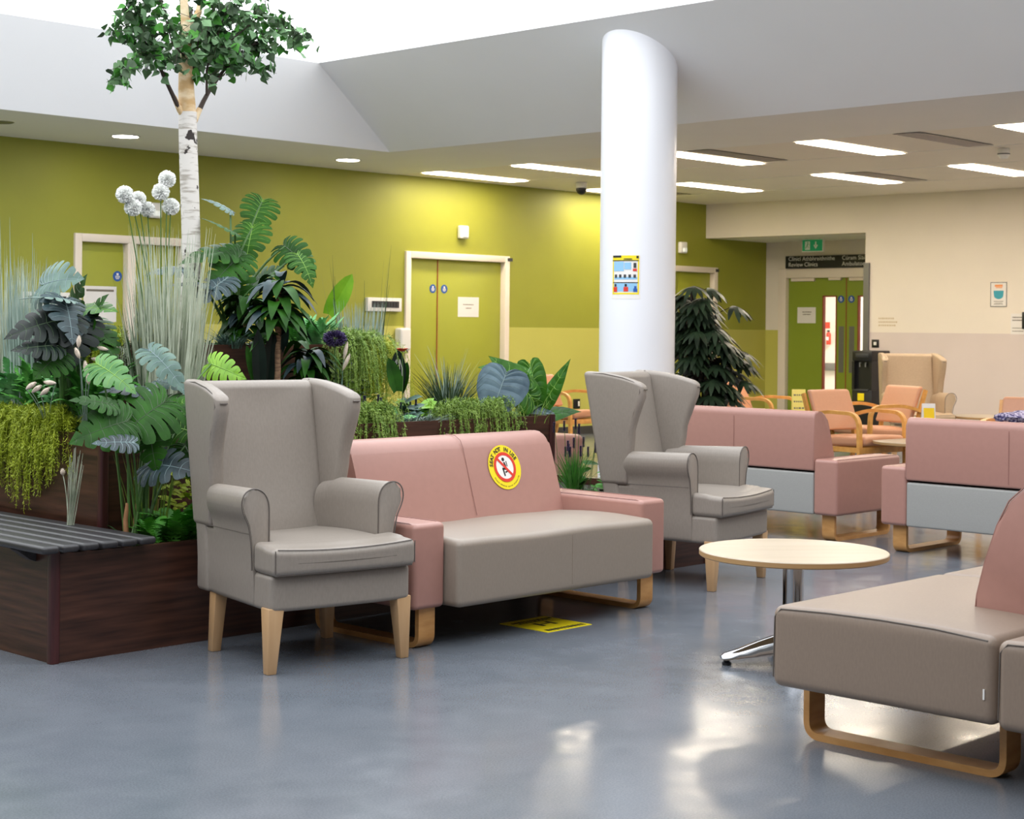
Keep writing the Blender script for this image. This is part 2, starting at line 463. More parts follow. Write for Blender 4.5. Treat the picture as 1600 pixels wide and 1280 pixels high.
# corridor seen through the door glass
bm = nb(); box(bm, 16.22, 20.0, 4.6, 4.7, 0, 2.7); box(bm, 16.22, 20.0, 9.6, 9.7, 0, 2.7)
struct('wall_corridor_side', bm, M['cream'])
bm = nb(); box(bm, 19.9, 20.0, 4.7, 9.6, 0, 2.7); struct('wall_corridor_end', bm, M['cream'])
bm = nb(); box(bm, 16.22, 20.0, 4.7, 9.6, 2.7, 2.8); struct('ceiling_corridor', bm, M['ceil'])
bm = nb(); box(bm, 16.22, 20.0, WB + .15, 9.6, -0.1, 0); struct('floor_corridor', bm, M['floor'])

# ceiling with the big roof opening
OA0, OA1, OB0, OB1 = -5.0, 7.4, -5.0, 6.34
TA = 9.06
bm = nb()
T0, T1 = HC, HC + .12
box(bm, AMIN, OA0, BMIN, WB, T0, T1); box(bm, OA1, TA, BMIN, WB, T0, T1)
box(bm, OA0, OA1, BMIN, OB0, T0, T1); box(bm, OA0, OA1, OB1, WB, T0, T1)
struct('ceiling', bm, M['ceil'])
bm = nb(); box(bm, TA, WA, BMIN, WB, T0 + .004, T1)
struct('ceiling_tiles', bm, M['tile'])
# thin tile grid lines
bm = nb()
for k in range(1, 4):
    a = TA + k * 1.4; box(bm, a - .006, a + .006, BMIN, WB, T0 + .0005, T0 + .006)
struct('trim_1', bm, M['ceil'])
# splayed sides of the opening
ZT = 3.672
IA1, IB1 = OA1 - 1.234, OB1 - .415
IA0, IB0 = OA0 + .4, OB0 + .4
def quadface(bm, pts, off):
    a = [bm.verts.new(p) for p in pts]; b = [bm.verts.new(Vector(p) + Vector(off)) for p in pts]
    bm.faces.new(a); bm.faces.new(b[::-1])
    for i in range(4): bm.faces.new((a[i], a[(i + 1) % 4], b[(i + 1) % 4], b[i]))
lower = [(OA0, OB0, T0), (OA1, OB0, T0), (OA1, OB1, T0), (OA0, OB1, T0)]
upper = [(IA0, IB0, ZT), (IA1, IB0, ZT), (IA1, IB1, ZT), (IA0, IB1, ZT)]
for nm, (i, j), off in (('back', (0, 1), (0, -.1, .1)), ('right', (1, 2), (.1, 0, .12)), ('green', (2, 3), (0, .1, .1)), ('left', (3, 0), (-.1, 0, .1))):
    bm = nb(); quadface(bm, [lower[i], lower[j], upper[j], upper[i]], off)
    struct('ceiling_splay_' + nm, bm, M['splay'])

# skirtings
for nm, (x0, x1, y0, y1) in (('green', (AMIN, D2[0] - .07, WB - .014, WB)), ('green_mid', (D2[1] + .07, D1[0] - .07, WB - .014, WB)),
                             ('green_right', (D1[1] + .1, D3[0] - .07, WB - .014, WB)), ('right', (WA - .014, WA, BMIN, 5.55))):
    bm = nb(); box(bm, x0, x1, y0, y1, 0, .10); struct('baseboard_' + nm, bm, M['skirt'])

# grey corner guard by the alcove
bm = nb(); box(bm, WA - .03, WA + .3, 5.52, 5.60, 0, 2.17, r=.006); struct('trim_2', bm, M['mgrey'])

# ------------------------------------------------------------------ doors on the green wall
def disc(name, parent, c, nrm, r=.05, m='blue', mark=True):
    """round fire door sign, c is the centre on the leaf, nrm = 'b' or 'a' plane"""
    bm = nb()
    def Q(u, v, h): return (c[0] + u, c[1] - h, c[2] + v) if nrm == 'b' else (c[0] - h, c[1] - u, c[2] + v)
    n = 24
    f = [bm.verts.new(Q(r * math.cos(2 * PI * k / n), r * math.sin(2 * PI * k / n), .003)) for k in range(n)]
    g = [bm.verts.new(Q(r * math.cos(2 * PI * k / n), r * math.sin(2 * PI * k / n), 0)) for k in range(n)]
    bm.faces.new(f)
    for k in range(n): bm.faces.new((f[k], f[(k + 1) % n], g[(k + 1) % n], g[k]))
    o = fin(name, bm, M[m], parent, smooth=0)
    if mark:
        bm = nb()
        # white hand / flame mark: small ring and two strokes of text
        for u0, u1, v0, v1 in ((-.012, .012, .008, .030), (-.026, .026, -.004, .003), (-.024, .024, -.015, -.009), (-.018, .018, -.027, -.021)):
            vs = [bm.verts.new(Q(u * r / .05, v * r / .05, .0045)) for u, v in ((u0, v0), (u1, v0), (u1, v1), (u0, v1))]
            bm.faces.new(vs)
        fin('white_mark', bm, M['white'], o, smooth=0)
    return o

def frame_bm(u0, u1, z1, w=.06, th=.03, depth=.12, axis='b', pos=WB, mull=None, mw=.05):
    bm = nb()
    def B(a, b, c, d):
        if axis == 'b': box(bm, a, b, pos - th, pos + depth, c, d, r=.004)
        else: box(bm, pos - th, pos + depth, a, b, c, d, r=.004)
    B(u0 - w, u0 + .015, 0, z1 + w); B(u1 - .015, u1 + w, 0, z1 + w); B(u0 + .015, u1 - .015, z1 - .015, z1 + w)
    if mull: B(mull - mw, mull + mw, 0, z1 - .015)
    return bm

d1 = fin('door_1', frame_bm(D1[0], D1[1], 2.10), M['frame'], smooth=30); tag(d1, kind='structure')
def leaf(parent, x0, x1, y, z1=2.085, m='doorgreen', edge=None, name='leaf'):
    bm = nb(); box(bm, x0, x1, y, y + .045, .008, z1, r=.003); o = fin(name, bm, M[m], parent, smooth=30)
    return o
leaf(d1, 9.275, 9.748, WB + .05); leaf(d1, 9.756, 10.785, WB + .05)
bm = nb(); box(bm, 9.746, 9.758, WB + .044, WB + .06, .01, 2.08); fin('meeting_strip', bm, M['lip'], d1, smooth=0)
disc('round_sign', d1, (9.68, WB + .05, 1.75), 'b'); disc('round_sign', d1, (9.86, WB + .05, 1.75), 'b')
bm = nb(); box(bm, 10.82, 10.90, WB - .036, WB - .03, 2.10, 2.14); fin('number_plate', bm, M['dgrey'], d1, smooth=0)
def notice(name, c, w, h, axis, lines, label, cat, m='paper', parent=None, ink='greyink', border=None, th=.002):
    """flat sheet on a wall plane; lines: list of (u0,u1,v) relative to centre in fractions"""
    bm = nb()
    if axis == 'b': box(bm, c[0] - w / 2, c[0] + w / 2, c[1] - th, c[1], c[2] - h / 2, c[2] + h / 2)
    else: box(bm, c[0] - th, c[0], c[1] - w / 2, c[1] + w / 2, c[2] - h / 2, c[2] + h / 2)
    o = fin(name, bm, M[m], parent, smooth=0)
    if not parent: tag(o, label, cat)
    bm = nb()
    for u0, u1, v, t in lines:
        if axis == 'b': box(bm, c[0] + u0 * w, c[0] + u1 * w, c[1] - th - .001, c[1] - th, c[2] + v * h - t * h, c[2] + v * h + t * h)
        else: box(bm, c[0] - th - .001, c[0] - th, c[1] - u1 * w, c[1] - u0 * w, c[2] + v * h - t * h, c[2] + v * h + t * h)
    if lines: fin('printed_lines', bm, M[ink], o, smooth=0)
    return o
def textlines(lines):
    out = []
    for v, u0, u1, t in lines:
        u = u0
        while u < u1:
            w = rnd.uniform(.03, .09); out.append((u, min(u + w, u1), v, t)); u += w + .02
    return out
notice('paper_notice', (10.25, WB + .048, 1.55), .34, .23, 'b', textlines([(.12, -.25, .25, .025), (-.06, -.12, .14, .025)]),
       'white paper notice taped to the wide right leaf of the olive double door', 'notice')

d2 = fin('door_2', frame_bm(D2[0], D2[1], 2.10, mull=5.63, mw=.045), M['frame'], smooth=30); tag(d2, kind='structure')
leaf(d2, 5.085, 5.585, WB + .05); leaf(d2, 5.675, 6.205, WB + .05)
disc('round_sign', d2, (5.52, WB + .05, 1.77), 'b')
fr = notice('framed_notice', (5.33, WB + .048, 1.50), .36, .34, 'b', [(-.42, .42, .38, .03)], 'white notice with a brown top edge on the narrow left olive door', 'notice')
d3 = fin('door_3', frame_bm(D3[0], D3[1], 2.10), M['frame'], smooth=30); tag(d3, kind='structure')
leaf(d3, 13.465, 14.16, WB + .05); leaf(d3, 14.17, 14.865, WB + .05)
bm = nb(); box(bm, 14.885, 14.955, WB - .036, WB - .03, 2.10, 2.14); fin('number_plate', bm, M['dgrey'], d3, smooth=0)

# door in the alcove, with glass and corridor behind
XA = 16.1
d4 = fin('door_4', frame_bm(5.82, 7.74, 2.06, axis='a', pos=XA, w=.11), M['frame'], smooth=30); tag(d4, kind='structure')
def glazed_leaf(y0, y1, g0, g1, gz0, gz1):
    bm = nb(); x0, x1 = XA + .04, XA + .085
    box(bm, x0, x1, y0, g0, .008, 2.045); box(bm, x0, x1, g1, y1, .008, 2.045)
    box(bm, x0, x1, g0, g1, .008, gz0); box(bm, x0, x1, g0, g1, gz1, 2.045)
    o = fin('leaf', bm, M['doorgreen2'], d4, smooth=0)
    bm = nb(); w = .018
    for a, b, c, d in ((g0, g0 + w, gz0, gz1), (g1 - w, g1, gz0, gz1), (g0, g1, gz0, gz0 + w), (g0, g1, gz1 - w, gz1)):
        box(bm, x0 - .006, x1, a, b, c, d)
    fin('glazing_bead', bm, M['lip'], o, smooth=0)
    bm = nb(); box(bm, x0 + .02, x0 + .026, g0 + w, g1 - w, gz0 + w, gz1 - w)
    fin('glass_pane', bm, M['glass'], o, smooth=0)
    return o
g = bpy.data.materials.new('clear glass'); g.use_nodes = True
gn = g.node_tree; gn.nodes.clear()
_o = gn.nodes.new('ShaderNodeOutputMaterial'); _m = gn.nodes.new('ShaderNodeMixShader'); _t = gn.nodes.new('ShaderNodeBsdfTransparent'); _g = gn.nodes.new('ShaderNodeBsdfGlossy')
_g.inputs['Roughness'].default_value = .02; _m.inputs[0].default_value = .08
gn.links.new(_t.outputs[0], _m.inputs[1]); gn.links.new(_g.outputs[0], _m.inputs[2]); gn.links.new(_m.outputs[0], _o.inputs[0])
M['glass'] = g
l1 = glazed_leaf(6.785, 7.72, 6.93, 7.16, .45, 1.80); l2 = glazed_leaf(5.84, 6.775, 6.36, 6.60, .45, 1.80)
bm = nb(); box(bm, XA + .034, XA + .05, 6.774, 6.786, .01, 2.04); fin('meeting_strip', bm, M['lip'], d4, smooth=0)
disc('round_sign', d4, (XA + .04, 6.865, 1.75), 'a'); disc('round_sign', d4, (XA + .04, 6.70, 1.75), 'a')
for y in (6.855, 6.69):
    bm = nb(); box(bm, XA + .036, XA + .04, y - .04, y + .04, .75, 1.38, r=.002); fin('push_plate', bm, M['mgrey'], d4, smooth=0)
bm = nb()
box(bm, XA + .0, XA + .04, 7.28, 7.66, 2.0, 2.045, r=.004); box(bm, XA + .0, XA + .04, 6.35, 6.72, 2.0, 2.045, r=.004)
box(bm, XA + .0, XA + .04, 6.85, 7.05, 2.01, 2.045, r=.004)
fin('door_closer', bm, M['frame'], d4, smooth=0)
notice('paper_notice', (XA + .038, 7.42, 1.53), .30, .22, 'a', textlines([(.2, -.22, .26, .03), (.05, -.2, .22, .03)]),
       'white paper notice on the left leaf of the glazed green door', 'notice')

# hanging direction sign
sg = thing('direction_sign', 'long black direction sign with white bilingual lettering above the glazed green door', 'sign', (XA - .03, 6.9, 2.265))
bm = nb(); box(bm, -.02, .03, -1.05, .82, -.085, .085, r=.003); fin('sign_board', bm, M['black'], sg, smooth=0)
for s, y, z in (('Clinicí Athbhreithnithe', .77, .018), ('Review Clinics', .77, -.062), ('Cúram Sláinte', -.10, .018), ('Ambulatory Care', -.10, -.062)):
    bm = nb(); text_bm(bm, s, .082, lambda x, y_, y=y, z=z: Vector((-.0215, y - x, z + y_))); fin('lettering', bm, M['white'], sg, smooth=0)
# exit sign
ex = thing('exit_sign', 'green running-man exit sign with white down arrow hung above the black direction sign', 'exit sign', (15.55, 6.93, 2.46))
bm = nb(); box(bm, -.02, .02, -.17, .17, -.085, .085, r=.004); fin('casing', bm, M['white'], ex, smooth=0)
bm = nb(); box(bm, -.023, -.02, -.158, .158, -.075, .075); fin('sign_face', bm, M['exit'], ex, smooth=0)
bm = nb()
def yz(pts, x=-.0245):
    f = bm.faces.new([bm.verts.new((x, -u, v)) for u, v in pts])
yz([(-.115, -.06), (-.035, -.06), (-.035, .055), (-.115, .055)])
yz([(.045, .05), (.065, .05), (.065, -.005), (.045, -.005)]); yz([(.02, -.0), (.055, -.05), (.09, -.0), (.075, .012), (.055, -.02), (.035, .012)])
fin('white_symbols', bm, M['white'], ex, smooth=0)
bm = nb()
x_ = -.0255
def yz2(pts):
    bm.faces.new([bm.verts.new((x_, -u, v)) for u, v in pts])
n = 10; yz2([(-.070 + .010 * math.cos(2 * PI * k / n), .038 + .010 * math.sin(2 * PI * k / n)) for k in range(n)])
yz2([(-.078, .024), (-.064, .026), (-.074, -.008), (-.088, -.004)]); yz2([(-.082, -.002), (-.072, -.006), (-.055, -.028), (-.062, -.034)])
yz2([(-.088, -.004), (-.08, -.01), (-.10, -.042), (-.108, -.038)]); yz2([(-.066, .022), (-.062, .014), (-.044, .004), (-.046, .012)])
fin('running_figure', bm, M['exit'], ex, smooth=0)
for y in (-.1, .1):
    bm = nb(); tube(bm, [(0, y, .085), (0, y, .09)], .006); fin('hanger', bm, M['mgrey'], ex)

# corridor contents
p = on_a(1299, 527, 19.9)
xt = thing('fire_extinguisher', 'red fire extinguisher seen through the glass of the green door', 'fire extinguisher', (19.82, p.y, p.z + .02)); xt.scale = (.5, .5, .5)
bm = nb(); lathe(bm, [(0, -.28), (.07, -.28), (.075, -.26), (.075, .05), (.06, .1), (.02, .13), (0, .13)], 20); fin('cylinder', bm, M['red'], xt)
bm = nb(); box(bm, -.05, .03, -.03, .03, .13, .19, r=.01); fin('valve', bm, M['black'], xt)
bm = nb(); box(bm, -.07, -.06, -.09, .09, .24, .45); fin('sign_plate', bm, M['red'], xt, smooth=0)
bm = nb(); box(bm, -.08, -.075, -.05, .04, -.14, -.03); fin('label_patch', bm, M['white'], xt, smooth=0)
bm = nb(); z = on_a(1295, 573, 19.85).z; box(bm, 19.82, 19.9, 4.7, 9.6, z - .06, z + .06, r=.02)
tag(fin('handrail', bm, M['mgrey']), 'grey handrail along the corridor wall behind the door glass', 'handrail')

# overhead line: alarm sounders, panels, sockets
def sounder(px0, py0, label, lit=False):
    p = on_b(px0, py0, WB)
    t = thing('alarm_sounder', label, 'alarm', (p.x, WB, p.z))
    bm = nb(); softbox(bm, -.07, .07, -.06, 0, -.075, .075, r=.018, n=1); fin('housing', bm, M['white'], t)
    bm = nb(); softbox(bm, -.035, .035, -.085, -.06, -.06, -.005, r=.01, n=1); fin('lens', bm, M['lens'], t)
M['lens'] = mat('pale lens', (235, 240, 235), 0.2, emit=0.3)
sounder(721, 363, 'white square alarm sounder on the green wall above the olive double door')
sounder(1064, 387, 'white square alarm sounder on the green wall right of the column')
sounder(239, 329, 'white square alarm sounder on the green wall behind the white pompom flowers')
def panel(x0, x1, z0, z1, label):
    t = thing('display_panel', label, 'panel', ((x0 + x1) / 2, WB, (z0 + z1) / 2))
    w, h = (x1 - x0) / 2, (z1 - z0) / 2
    bm = nb(); box(bm, -w, w, -.05, 0, -h, h, r=.008); fin('casing', bm, M['white'], t)
    bm = nb(); box(bm, -w * .78, w * .82, -.054, -.05, -h * .45, h * .5); fin('screen', bm, M['dgrey'], t, smooth=0)
    bm = nb()
    for k in range(9): box(bm, -w * .7 + k * w * .165, -w * .7 + k * w * .165 + .012, -.056, -.054, -h * .3, h * .35)
    fin('grille_bars', bm, M['black'], t, smooth=0)
panel(8.62, 9.12, 1.48, 1.63, 'white wall panel with dark slotted window beside the olive double door')
panel(4.46, 4.95, 1.45, 1.60, 'white wall panel with dark slotted window at the far left behind leaves')
san = thing('sanitiser_dispenser', 'white hand sanitiser dispenser on the lime wall left of the olive double door', 'dispenser', (9.13, WB, 1.17))
bm = nb(); softbox(bm, -.08, .08, -.12, 0, -.12, .13, r=.03, n=2); fin('housing', bm, M['white'], san)
bm = nb(); box(bm, -.04, .04, -.11, -.04, -.15, -.12, r=.01); fin('nozzle', bm, M['dgrey'], san)
def socket(name, loc, axis, label, s=.045):
    t = thing(name, label, 'socket', loc)
    bm = nb()
    if axis == 'b': box(bm, -s, s, -.012, 0, -s, s, r=.003)
    else: box(bm, -.012, 0, -s, s, -s, s, r=.003)
    fin('face_plate', bm, M['black'], t)
    bm = nb()
    if axis == 'b': box(bm, s * .3, s * .8, -.016, -.012, -s * .5, s * .5, r=.002)
    else: box(bm, -.016, -.012, -s * .4, s * .4, -s * .4, s * .4, r=.002)
    fin('button', bm, M['white'], t)
socket('wall_socket', (12.10, WB, .38), 'b', 'small black socket low on the lime wall beside the bentwood chair', .06)
socket('wall_switch', (WA, 5.43, 1.165), 'a', 'small black switch on the grey wall above the water cooler', .05)

# posters / wall notes
def flat(parent, name, m, c, axis, rects, lift):
    bm = nb()
    for u0, u1, v0, v1 in rects:
        if axis == 'a': box(bm, c[0] - lift - .0006, c[0] - lift, c[1] - u1, c[1] - u0, c[2] + v0, c[2] + v1)
        else: box(bm, c[0] + u0, c[0] + u1, c[1] - lift - .0006, c[1] - lift, c[2] + v0, c[2] + v1)
    return fin(name, bm, M[m], parent, smooth=0)
po = notice('framed_poster', (WA, 3.775, 1.765), .21, .29, 'a', [], 'small framed poster showing a teal face mask on the cream wall', 'poster', m='paper', th=.006)
c = (WA, 3.775, 1.765)
flat(po, 'frame_edge', 'mgrey', c, 'a', [(-.105, -.097, -.145, .145), (.097, .105, -.145, .145), (-.105, .105, -.145, -.137), (-.105, .105, .137, .145)], .0075)
flat(po, 'title_print', 'orange', c, 'a', [(-.05, .05, .09, .115), (-.035, .045, .075, .085)], .0065)
bm = nb()
pts = [(-.065, .045), (.065, .045)] + [(.06 * math.cos(t), -.0 + .045 * math.sin(t) - .01) for t in [-(k / 10) * PI for k in range(0, 11)]]
f = bm.faces.new([bm.verts.new((WA - .0075, 3.775 - u, 1.765 + v)) for u, v in pts]); fin('mask_picture', bm, M['teal'], po, smooth=0)
flat(po, 'caption_print', 'greyink', c, 'a', [(-.06, .06, -.085, -.078), (-.05, .05, -.105, -.099), (-.06, .055, -.118, -.113)], .0065)
bm = nb()
for v, w in ((1.478, .20), (1.433, .24), (1.392, .22)):
    u = 0
    while u < w:
        k = rnd.uniform(.012, .03); box(bm, WA - .002, WA, 5.39 - u - k, 5.39 - u, v - .010, v + .010); u += k + .008
tag(fin('wall_lettering', bm, M['tanink'], smooth=0), 'three faint lines of tan lettering on the cream wall above the water cooler', 'lettering')
n2 = notice('paper_notice', (WA, 3.52, 1.42), .20, .24, 'a', textlines([(.32, -.4, .4, .03), (.18, -.4, .3, .03), (-.2, -.4, .35, .02), (-.35, -.4, .3, .02)]),
            'pale leaflet with faint lines at the right end of the cream wall', 'notice', m='paper')
bm = nb(); box(bm, WA - .05, WA, 3.36, 3.46, 1.36, 1.56, r=.01); tag(fin('wall_bracket', bm, M['black']), 'small black bracket on the cream wall at the right picture edge', 'bracket')

# ------------------------------------------------------------------ column with poster
CX, CY, CR = 6.595, 2.557, .293
bm = nb(); lathe(bm, [(0, 0), (CR, 0), (CR, 3.9), (0, 3.9)], 64, c=(CX, CY, 0))
tag(fin('column', bm, M['column'], smooth=30), 'thick round white column standing behind the wingback chair', 'column')
ps = None
pc = at_d(978, 432, 13.0); ang = math.atan2(pc.y - CY, pc.x - CX)
def find_ang(px):
    best = None
    for k in range(720):
        t = -PI + 2 * PI * k / 720
        q = Vector((CX + CR * math.cos(t), CY + CR * math.sin(t), 1.6))
        d = q - CAM
        if d.dot(Vector((math.cos(t), math.sin(t), 0))) > 0: continue
        x = d.dot(RGT) / d.dot(FWD) * FPX + 800
        if best is None or abs(x - px) < best[0]: best = (abs(x - px), t)
    return best[1]
tL, tR = find_ang(957), find_ang(998)
if tR < tL and tL - tR > PI: tR += 2 * PI
ZP0, ZP1 = 1.56, 1.875
def cyl_patch(bm, u0, u1, v0, v1, lift, mi=0, seg=6):
    prev = None
    for i in range(seg + 1):
        u = u0 + (u1 - u0) * i / seg; t = tL + (tR - tL) * u; r = CR + lift
        col = [bm.verts.new((CX + r * math.cos(t), CY + r * math.sin(t), ZP0 + (ZP1 - ZP0) * v)) for v in (v0, v1)]
        if prev:
            f = bm.faces.new((prev[0], col[0], col[1], prev[1])); f.material_index = mi
        prev = col
bm = nb(); cyl_patch(bm, -.03, 1.05, -.05, 1.0, .0015)
ps = tag(fin('poster', bm, M['paper'], smooth=30), 'yellow and blue health advice poster on the white column', 'poster')
def pp(nm, m, rects, lift):
    bm = nb()
    for r_ in rects: cyl_patch(bm, *r_, lift, seg=4)
    fin(nm, bm, M[m], ps, smooth=30)
pp('yellow_border', 'yellow', [(0, 1, .87, 1), (0, .05, .08, .9), (.95, 1, .08, .9), (0, 1, .06, .1)], .003)
pp('blue_panels', 'ltblue', [(.05, .45, .62, .85), (.47, .72, .66, .83), (.08, .93, .13, .33), (.08, .93, .42, .48)], .003)
pp('black_print', 'ink', [(.02, .35, .95, 1), (.9, .98, .93, .99), (0, .98, .865, .885), (.03, .97, .335, .355), (.45, .75, .9, .925)], .0045)
pp('mask_icons', 'dgrey', [(.10 + k * .175, .19 + k * .175, .46, .54) for k in range(5)] + [(.80, .9, .70, .82)], .0045)
pp('red_figures', 'red', [(.06, .2, .12, .24), (.45, .62, .13, .24), (.78, .92, .62, .68)], .0045)
pp('dark_heads', 'ink', [(.09, .17, .25, .31), (.49, .57, .25, .31)], .0045)
pp('blue_drop', 'blue', [(.80, .94, .12, .2), (.83, .91, .2, .26)], .0045)

# ------------------------------------------------------------------ ceiling fittings
M['led'] = emis('led diffuser', (1.0, .86, .68), 29.0)
M['down'] = emis('downlight diffuser', (1.0, .92, .80), 60.0)
led0 = None
def led(a, b, label, la=1.40, lb=.29):
    global led0
    if led0 is None:
        t = thing('light_panel', label, 'ceiling light', (0, 0, HC), 0, 'long ceiling light panels')
        bm = nb()
        for x0, x1, y0, y1 in ((-la / 2 - .015, -la / 2, -lb / 2 - .015, lb / 2 + .015), (la / 2, la / 2 + .015, -lb / 2 - .015, lb / 2 + .015),
                               (-la / 2, la / 2, -lb / 2 - .015, -lb / 2), (-la / 2, la / 2, lb / 2, lb / 2 + .015)):
            box(bm, x0, x1, y0, y1, -.006, .0)
        fin('frame', bm, M['white'], t, smooth=0)
        bm = nb(); box(bm, -la / 2, la / 2, -lb / 2, lb / 2, -.003, .0); fin('diffuser', bm, M['led'], t, smooth=0)
        led0 = t
    else: t = copy_tree(led0)
    t.location = (a, b, HC); t['label'] = label
    return t
A1, A2 = 9.80, 12.53
led(A1, 7.56, 'long ceiling light panel beside the green wall, leftmost of all')
led(A1, 6.21, 'long ceiling light panel second from the left, running into the column')
led(A1, 4.28, 'long ceiling light panel just right of the column, nearer of the two')
led(A1, 2.68, 'long ceiling light panel in the middle of the tiled ceiling, above the exit sign')
led(A1, .74, 'long ceiling light panel cut by the right picture edge near the top')
led(A2, 7.66, 'short visible end of a ceiling light panel left of the column')
led(A2, 6.25, 'long ceiling light panel just right of the column, farther of the two')
led(A2, 4.34, 'long ceiling light panel directly over the black direction sign')
led(A2, 2.70, 'long ceiling light panel on the right in front of the ceiling sensor')
for a in (A1, A2):
    for b in (-1.2, -3.1, -5.0): led(a, b, 'long ceiling light panel further right along the tiled ceiling, past the picture edge')
led(A2, .74, 'long ceiling light panel beyond the right picture edge')
dn0 = None
for a, b, lab in ((4.99, 7.20, 'round recessed downlight nearest the birch tree trunk, left'), (7.64, 7.24, 'round recessed downlight near the ceiling opening corner'),
                  (2.3, 7.2, 'round recessed downlight left of the picture edge')):
    if dn0 is None:
        t = thing('downlight', lab, 'downlight', (0, 0, 0), 0, 'round downlights')
        bm = nb(); lathe(bm, [(.115, 0), (.135, 0), (.135, -.006), (.115, -.006), (.115, 0)], 32); fin('trim_ring', bm, M['white'], t)
        bm = nb(); lathe(bm, [(0, -.004), (.115, -.004), (.115, 0), (0, 0)], 32); fin('diffuser', bm, M['down'], t)
        dn0 = t
    else: t = copy_tree(dn0)
    t.location = (a, b, HC); t['label'] = lab
t = thing('ceiling_speaker', 'round grey ceiling speaker at the far left picture edge', 'speaker', (3.72, 7.12, HC))
bm = nb(); lathe(bm, [(0, -.008), (.09, -.008), (.11, 0), (0, 0)], 32); fin('grille', bm, M['mgrey'], t)
vt0 = None
for a, b, lab in ((9.72, 1.69, 'slatted ceiling air vent at the upper right, not beside a light'), (9.72, 3.90, 'slatted ceiling air vent behind the light panel right of the column'),
                  (12.5, 3.96, 'slatted ceiling air vent behind the light panel over the direction sign'), (12.5, 7.25, 'slatted ceiling air vent near the security camera')):
    if vt0 is None:
        t = thing('ceiling_vent', lab, 'air vent', (0, 0, 0), 0, 'slatted ceiling vents')
        bm = nb(); box(bm, -.64, .64, -.13, .13, -.002, 0); fin('backing', bm, M['black'], t, smooth=0)
        bm = nb()
        for k in range(17): x = -.62 + k * .074; box(bm, x, x + .034, -.125, .125, -.004, -.0025)
        fin('slat_panel', bm, M['greige'], t, smooth=0)
        vt0 = t
    else: t = copy_tree(vt0)
    t.location = (a, b, HC); t['label'] = lab
dc = thing('security_camera', 'small dome security camera under the ceiling just left of the column', 'camera', (11.05, 7.10, HC))
bm = nb(); lathe(bm, [(0, 0), (.065, 0), (.065, -.055), (.05, -.07), (0, -.07)], 24); fin('mount', bm, M['white'], dc)
bm = nb(); lathe(bm, [(.06, -.065), (.062, -.09), (.045, -.125), (.02, -.14), (0, -.143)], 24); fin('dome', bm, M['black'], dc)
sn = thing('ceiling_sensor', 'small grey smoke detector hanging from the tiled ceiling at right', 'sensor', (10.7, 1.64, HC))
bm = nb(); lathe(bm, [(0, 0), (.05, 0), (.055, -.03), (.055, -.06), (.035, -.09), (0, -.095)], 24); fin('housing', bm, M['white'], sn)
bm = nb(); lathe(bm, [(.056, -.045), (.058, -.05), (.056, -.055)], 24); fin('vent_ring', bm, M['dgrey'], sn)

# ------------------------------------------------------------------ soft furniture
def sled(parent, x, y0, y1, h=.165, w=.09, m='oak'):
    bm = nb(); th = .022
    path = rounded([(y0 + th / 2, h), (y0 + th / 2, th / 2), (y1 - th / 2, th / 2), (y1 - th / 2, h)], .045, 6)
    strap(bm, path, th, 'x', x - w / 2, x + w / 2)
    return fin('sled_leg', bm, M[m], parent, smooth=35)

def seam(bm, pts, r=.0022, mi=0): tube(bm, pts, r, 5, mi)

def sofa(label, loc, rotz, w=1.62, sticker=False, group=None):
    t = thing('sofa', label, 'sofa', loc, rotz, group)
    hw = w / 2; aw = .175
    zb, zs = .165, .44
    # seat
    def puff(p):
        if p.z > zs - .03:
            k = max(0, 1 - (p.x / (hw - aw)) ** 2 * .9)
            p = p.copy(); p.z += .012 * math.sin((p.y + .43) / .55 * PI) + .006 * math.sin(p.x * 9) * .5
        return p
    bm = nb(); softbox(bm, -hw + aw + .002, hw - aw - .002, -.43, .20, zb, zs, r=.028, n=10, fn=puff); s = fin('seat', bm, M['seatv'], t)
    bm = nb()
    x = 0.06
    seam(bm, [(x, -.4300, zb + .03), (x, -.4302, zs - .05), (x, -.4302, zs - .028)], .0012)
    fin('seam', bm, M['benchv'], s)
    # arms
    for sgn in (-1, 1):
        bm = nb(); x0, x1 = sorted((sgn * hw, sgn * (hw - aw)))
        softbox(bm, x0, x1, -.35, .40, zb, .515, r=.022, n=3); ar = fin('arm', bm, M['pink'], t)
        bm = nb()
        xx = [x0 + .012, x1 - .012]
        for q in xx: seam(bm, [(q, -.336, zb + .02), (q, -.345, .49), (q, -.33, .509), (q, -.3, .5155), (q, .38, .5155)], .0018)
        fin('seam', bm, M['ppiping'], ar)
    # back: front face slopes, rounded top
    def backprof(y_rear):
        return rounded([(.19, .40), (.295, .80), (.345, .815), (.40, .78), (.40, .435), (.36, .425)], [0, .06, .03, .05, .01, 0], 6, closed=True)
    bm = nb()
    prof = rounded([(.14, .42), (.225, .70), (.27, .805), (.40, .815), (.402, .44), (.30, .43)], [.0, .12, .085, .05, .012, 0.0], 6, closed=True)
    prism(bm, prof, 'x', -hw + aw - .004, hw - aw + .004, r=.012, seg=3)
    bk = fin('backrest', bm, M['pink'], t, smooth=50)
    bm = nb()
    seam(bm, [(.04, y - .001, z) for y, z in [(.145, .45), (.226, .70), (.243, .757), (.262, .79), (.30, .8115), (.36, .815)]], .0016)
    seam(bm, [(-.02, .4035, z) for z in (.46, .6, .76)], .0016)
    fin('seam', bm, M['ppiping'], bk)
    bm = nb(); softbox(bm, -hw + aw, hw - aw, .205, .398, zb, .427, r=.012, n=3); fin('rear_panel', bm, M['rearv'], t)
    sled(t, -hw + .19 * .5 + .005, -.32, .34); sled(t, hw - .1, -.32, .34)
    return t, bk

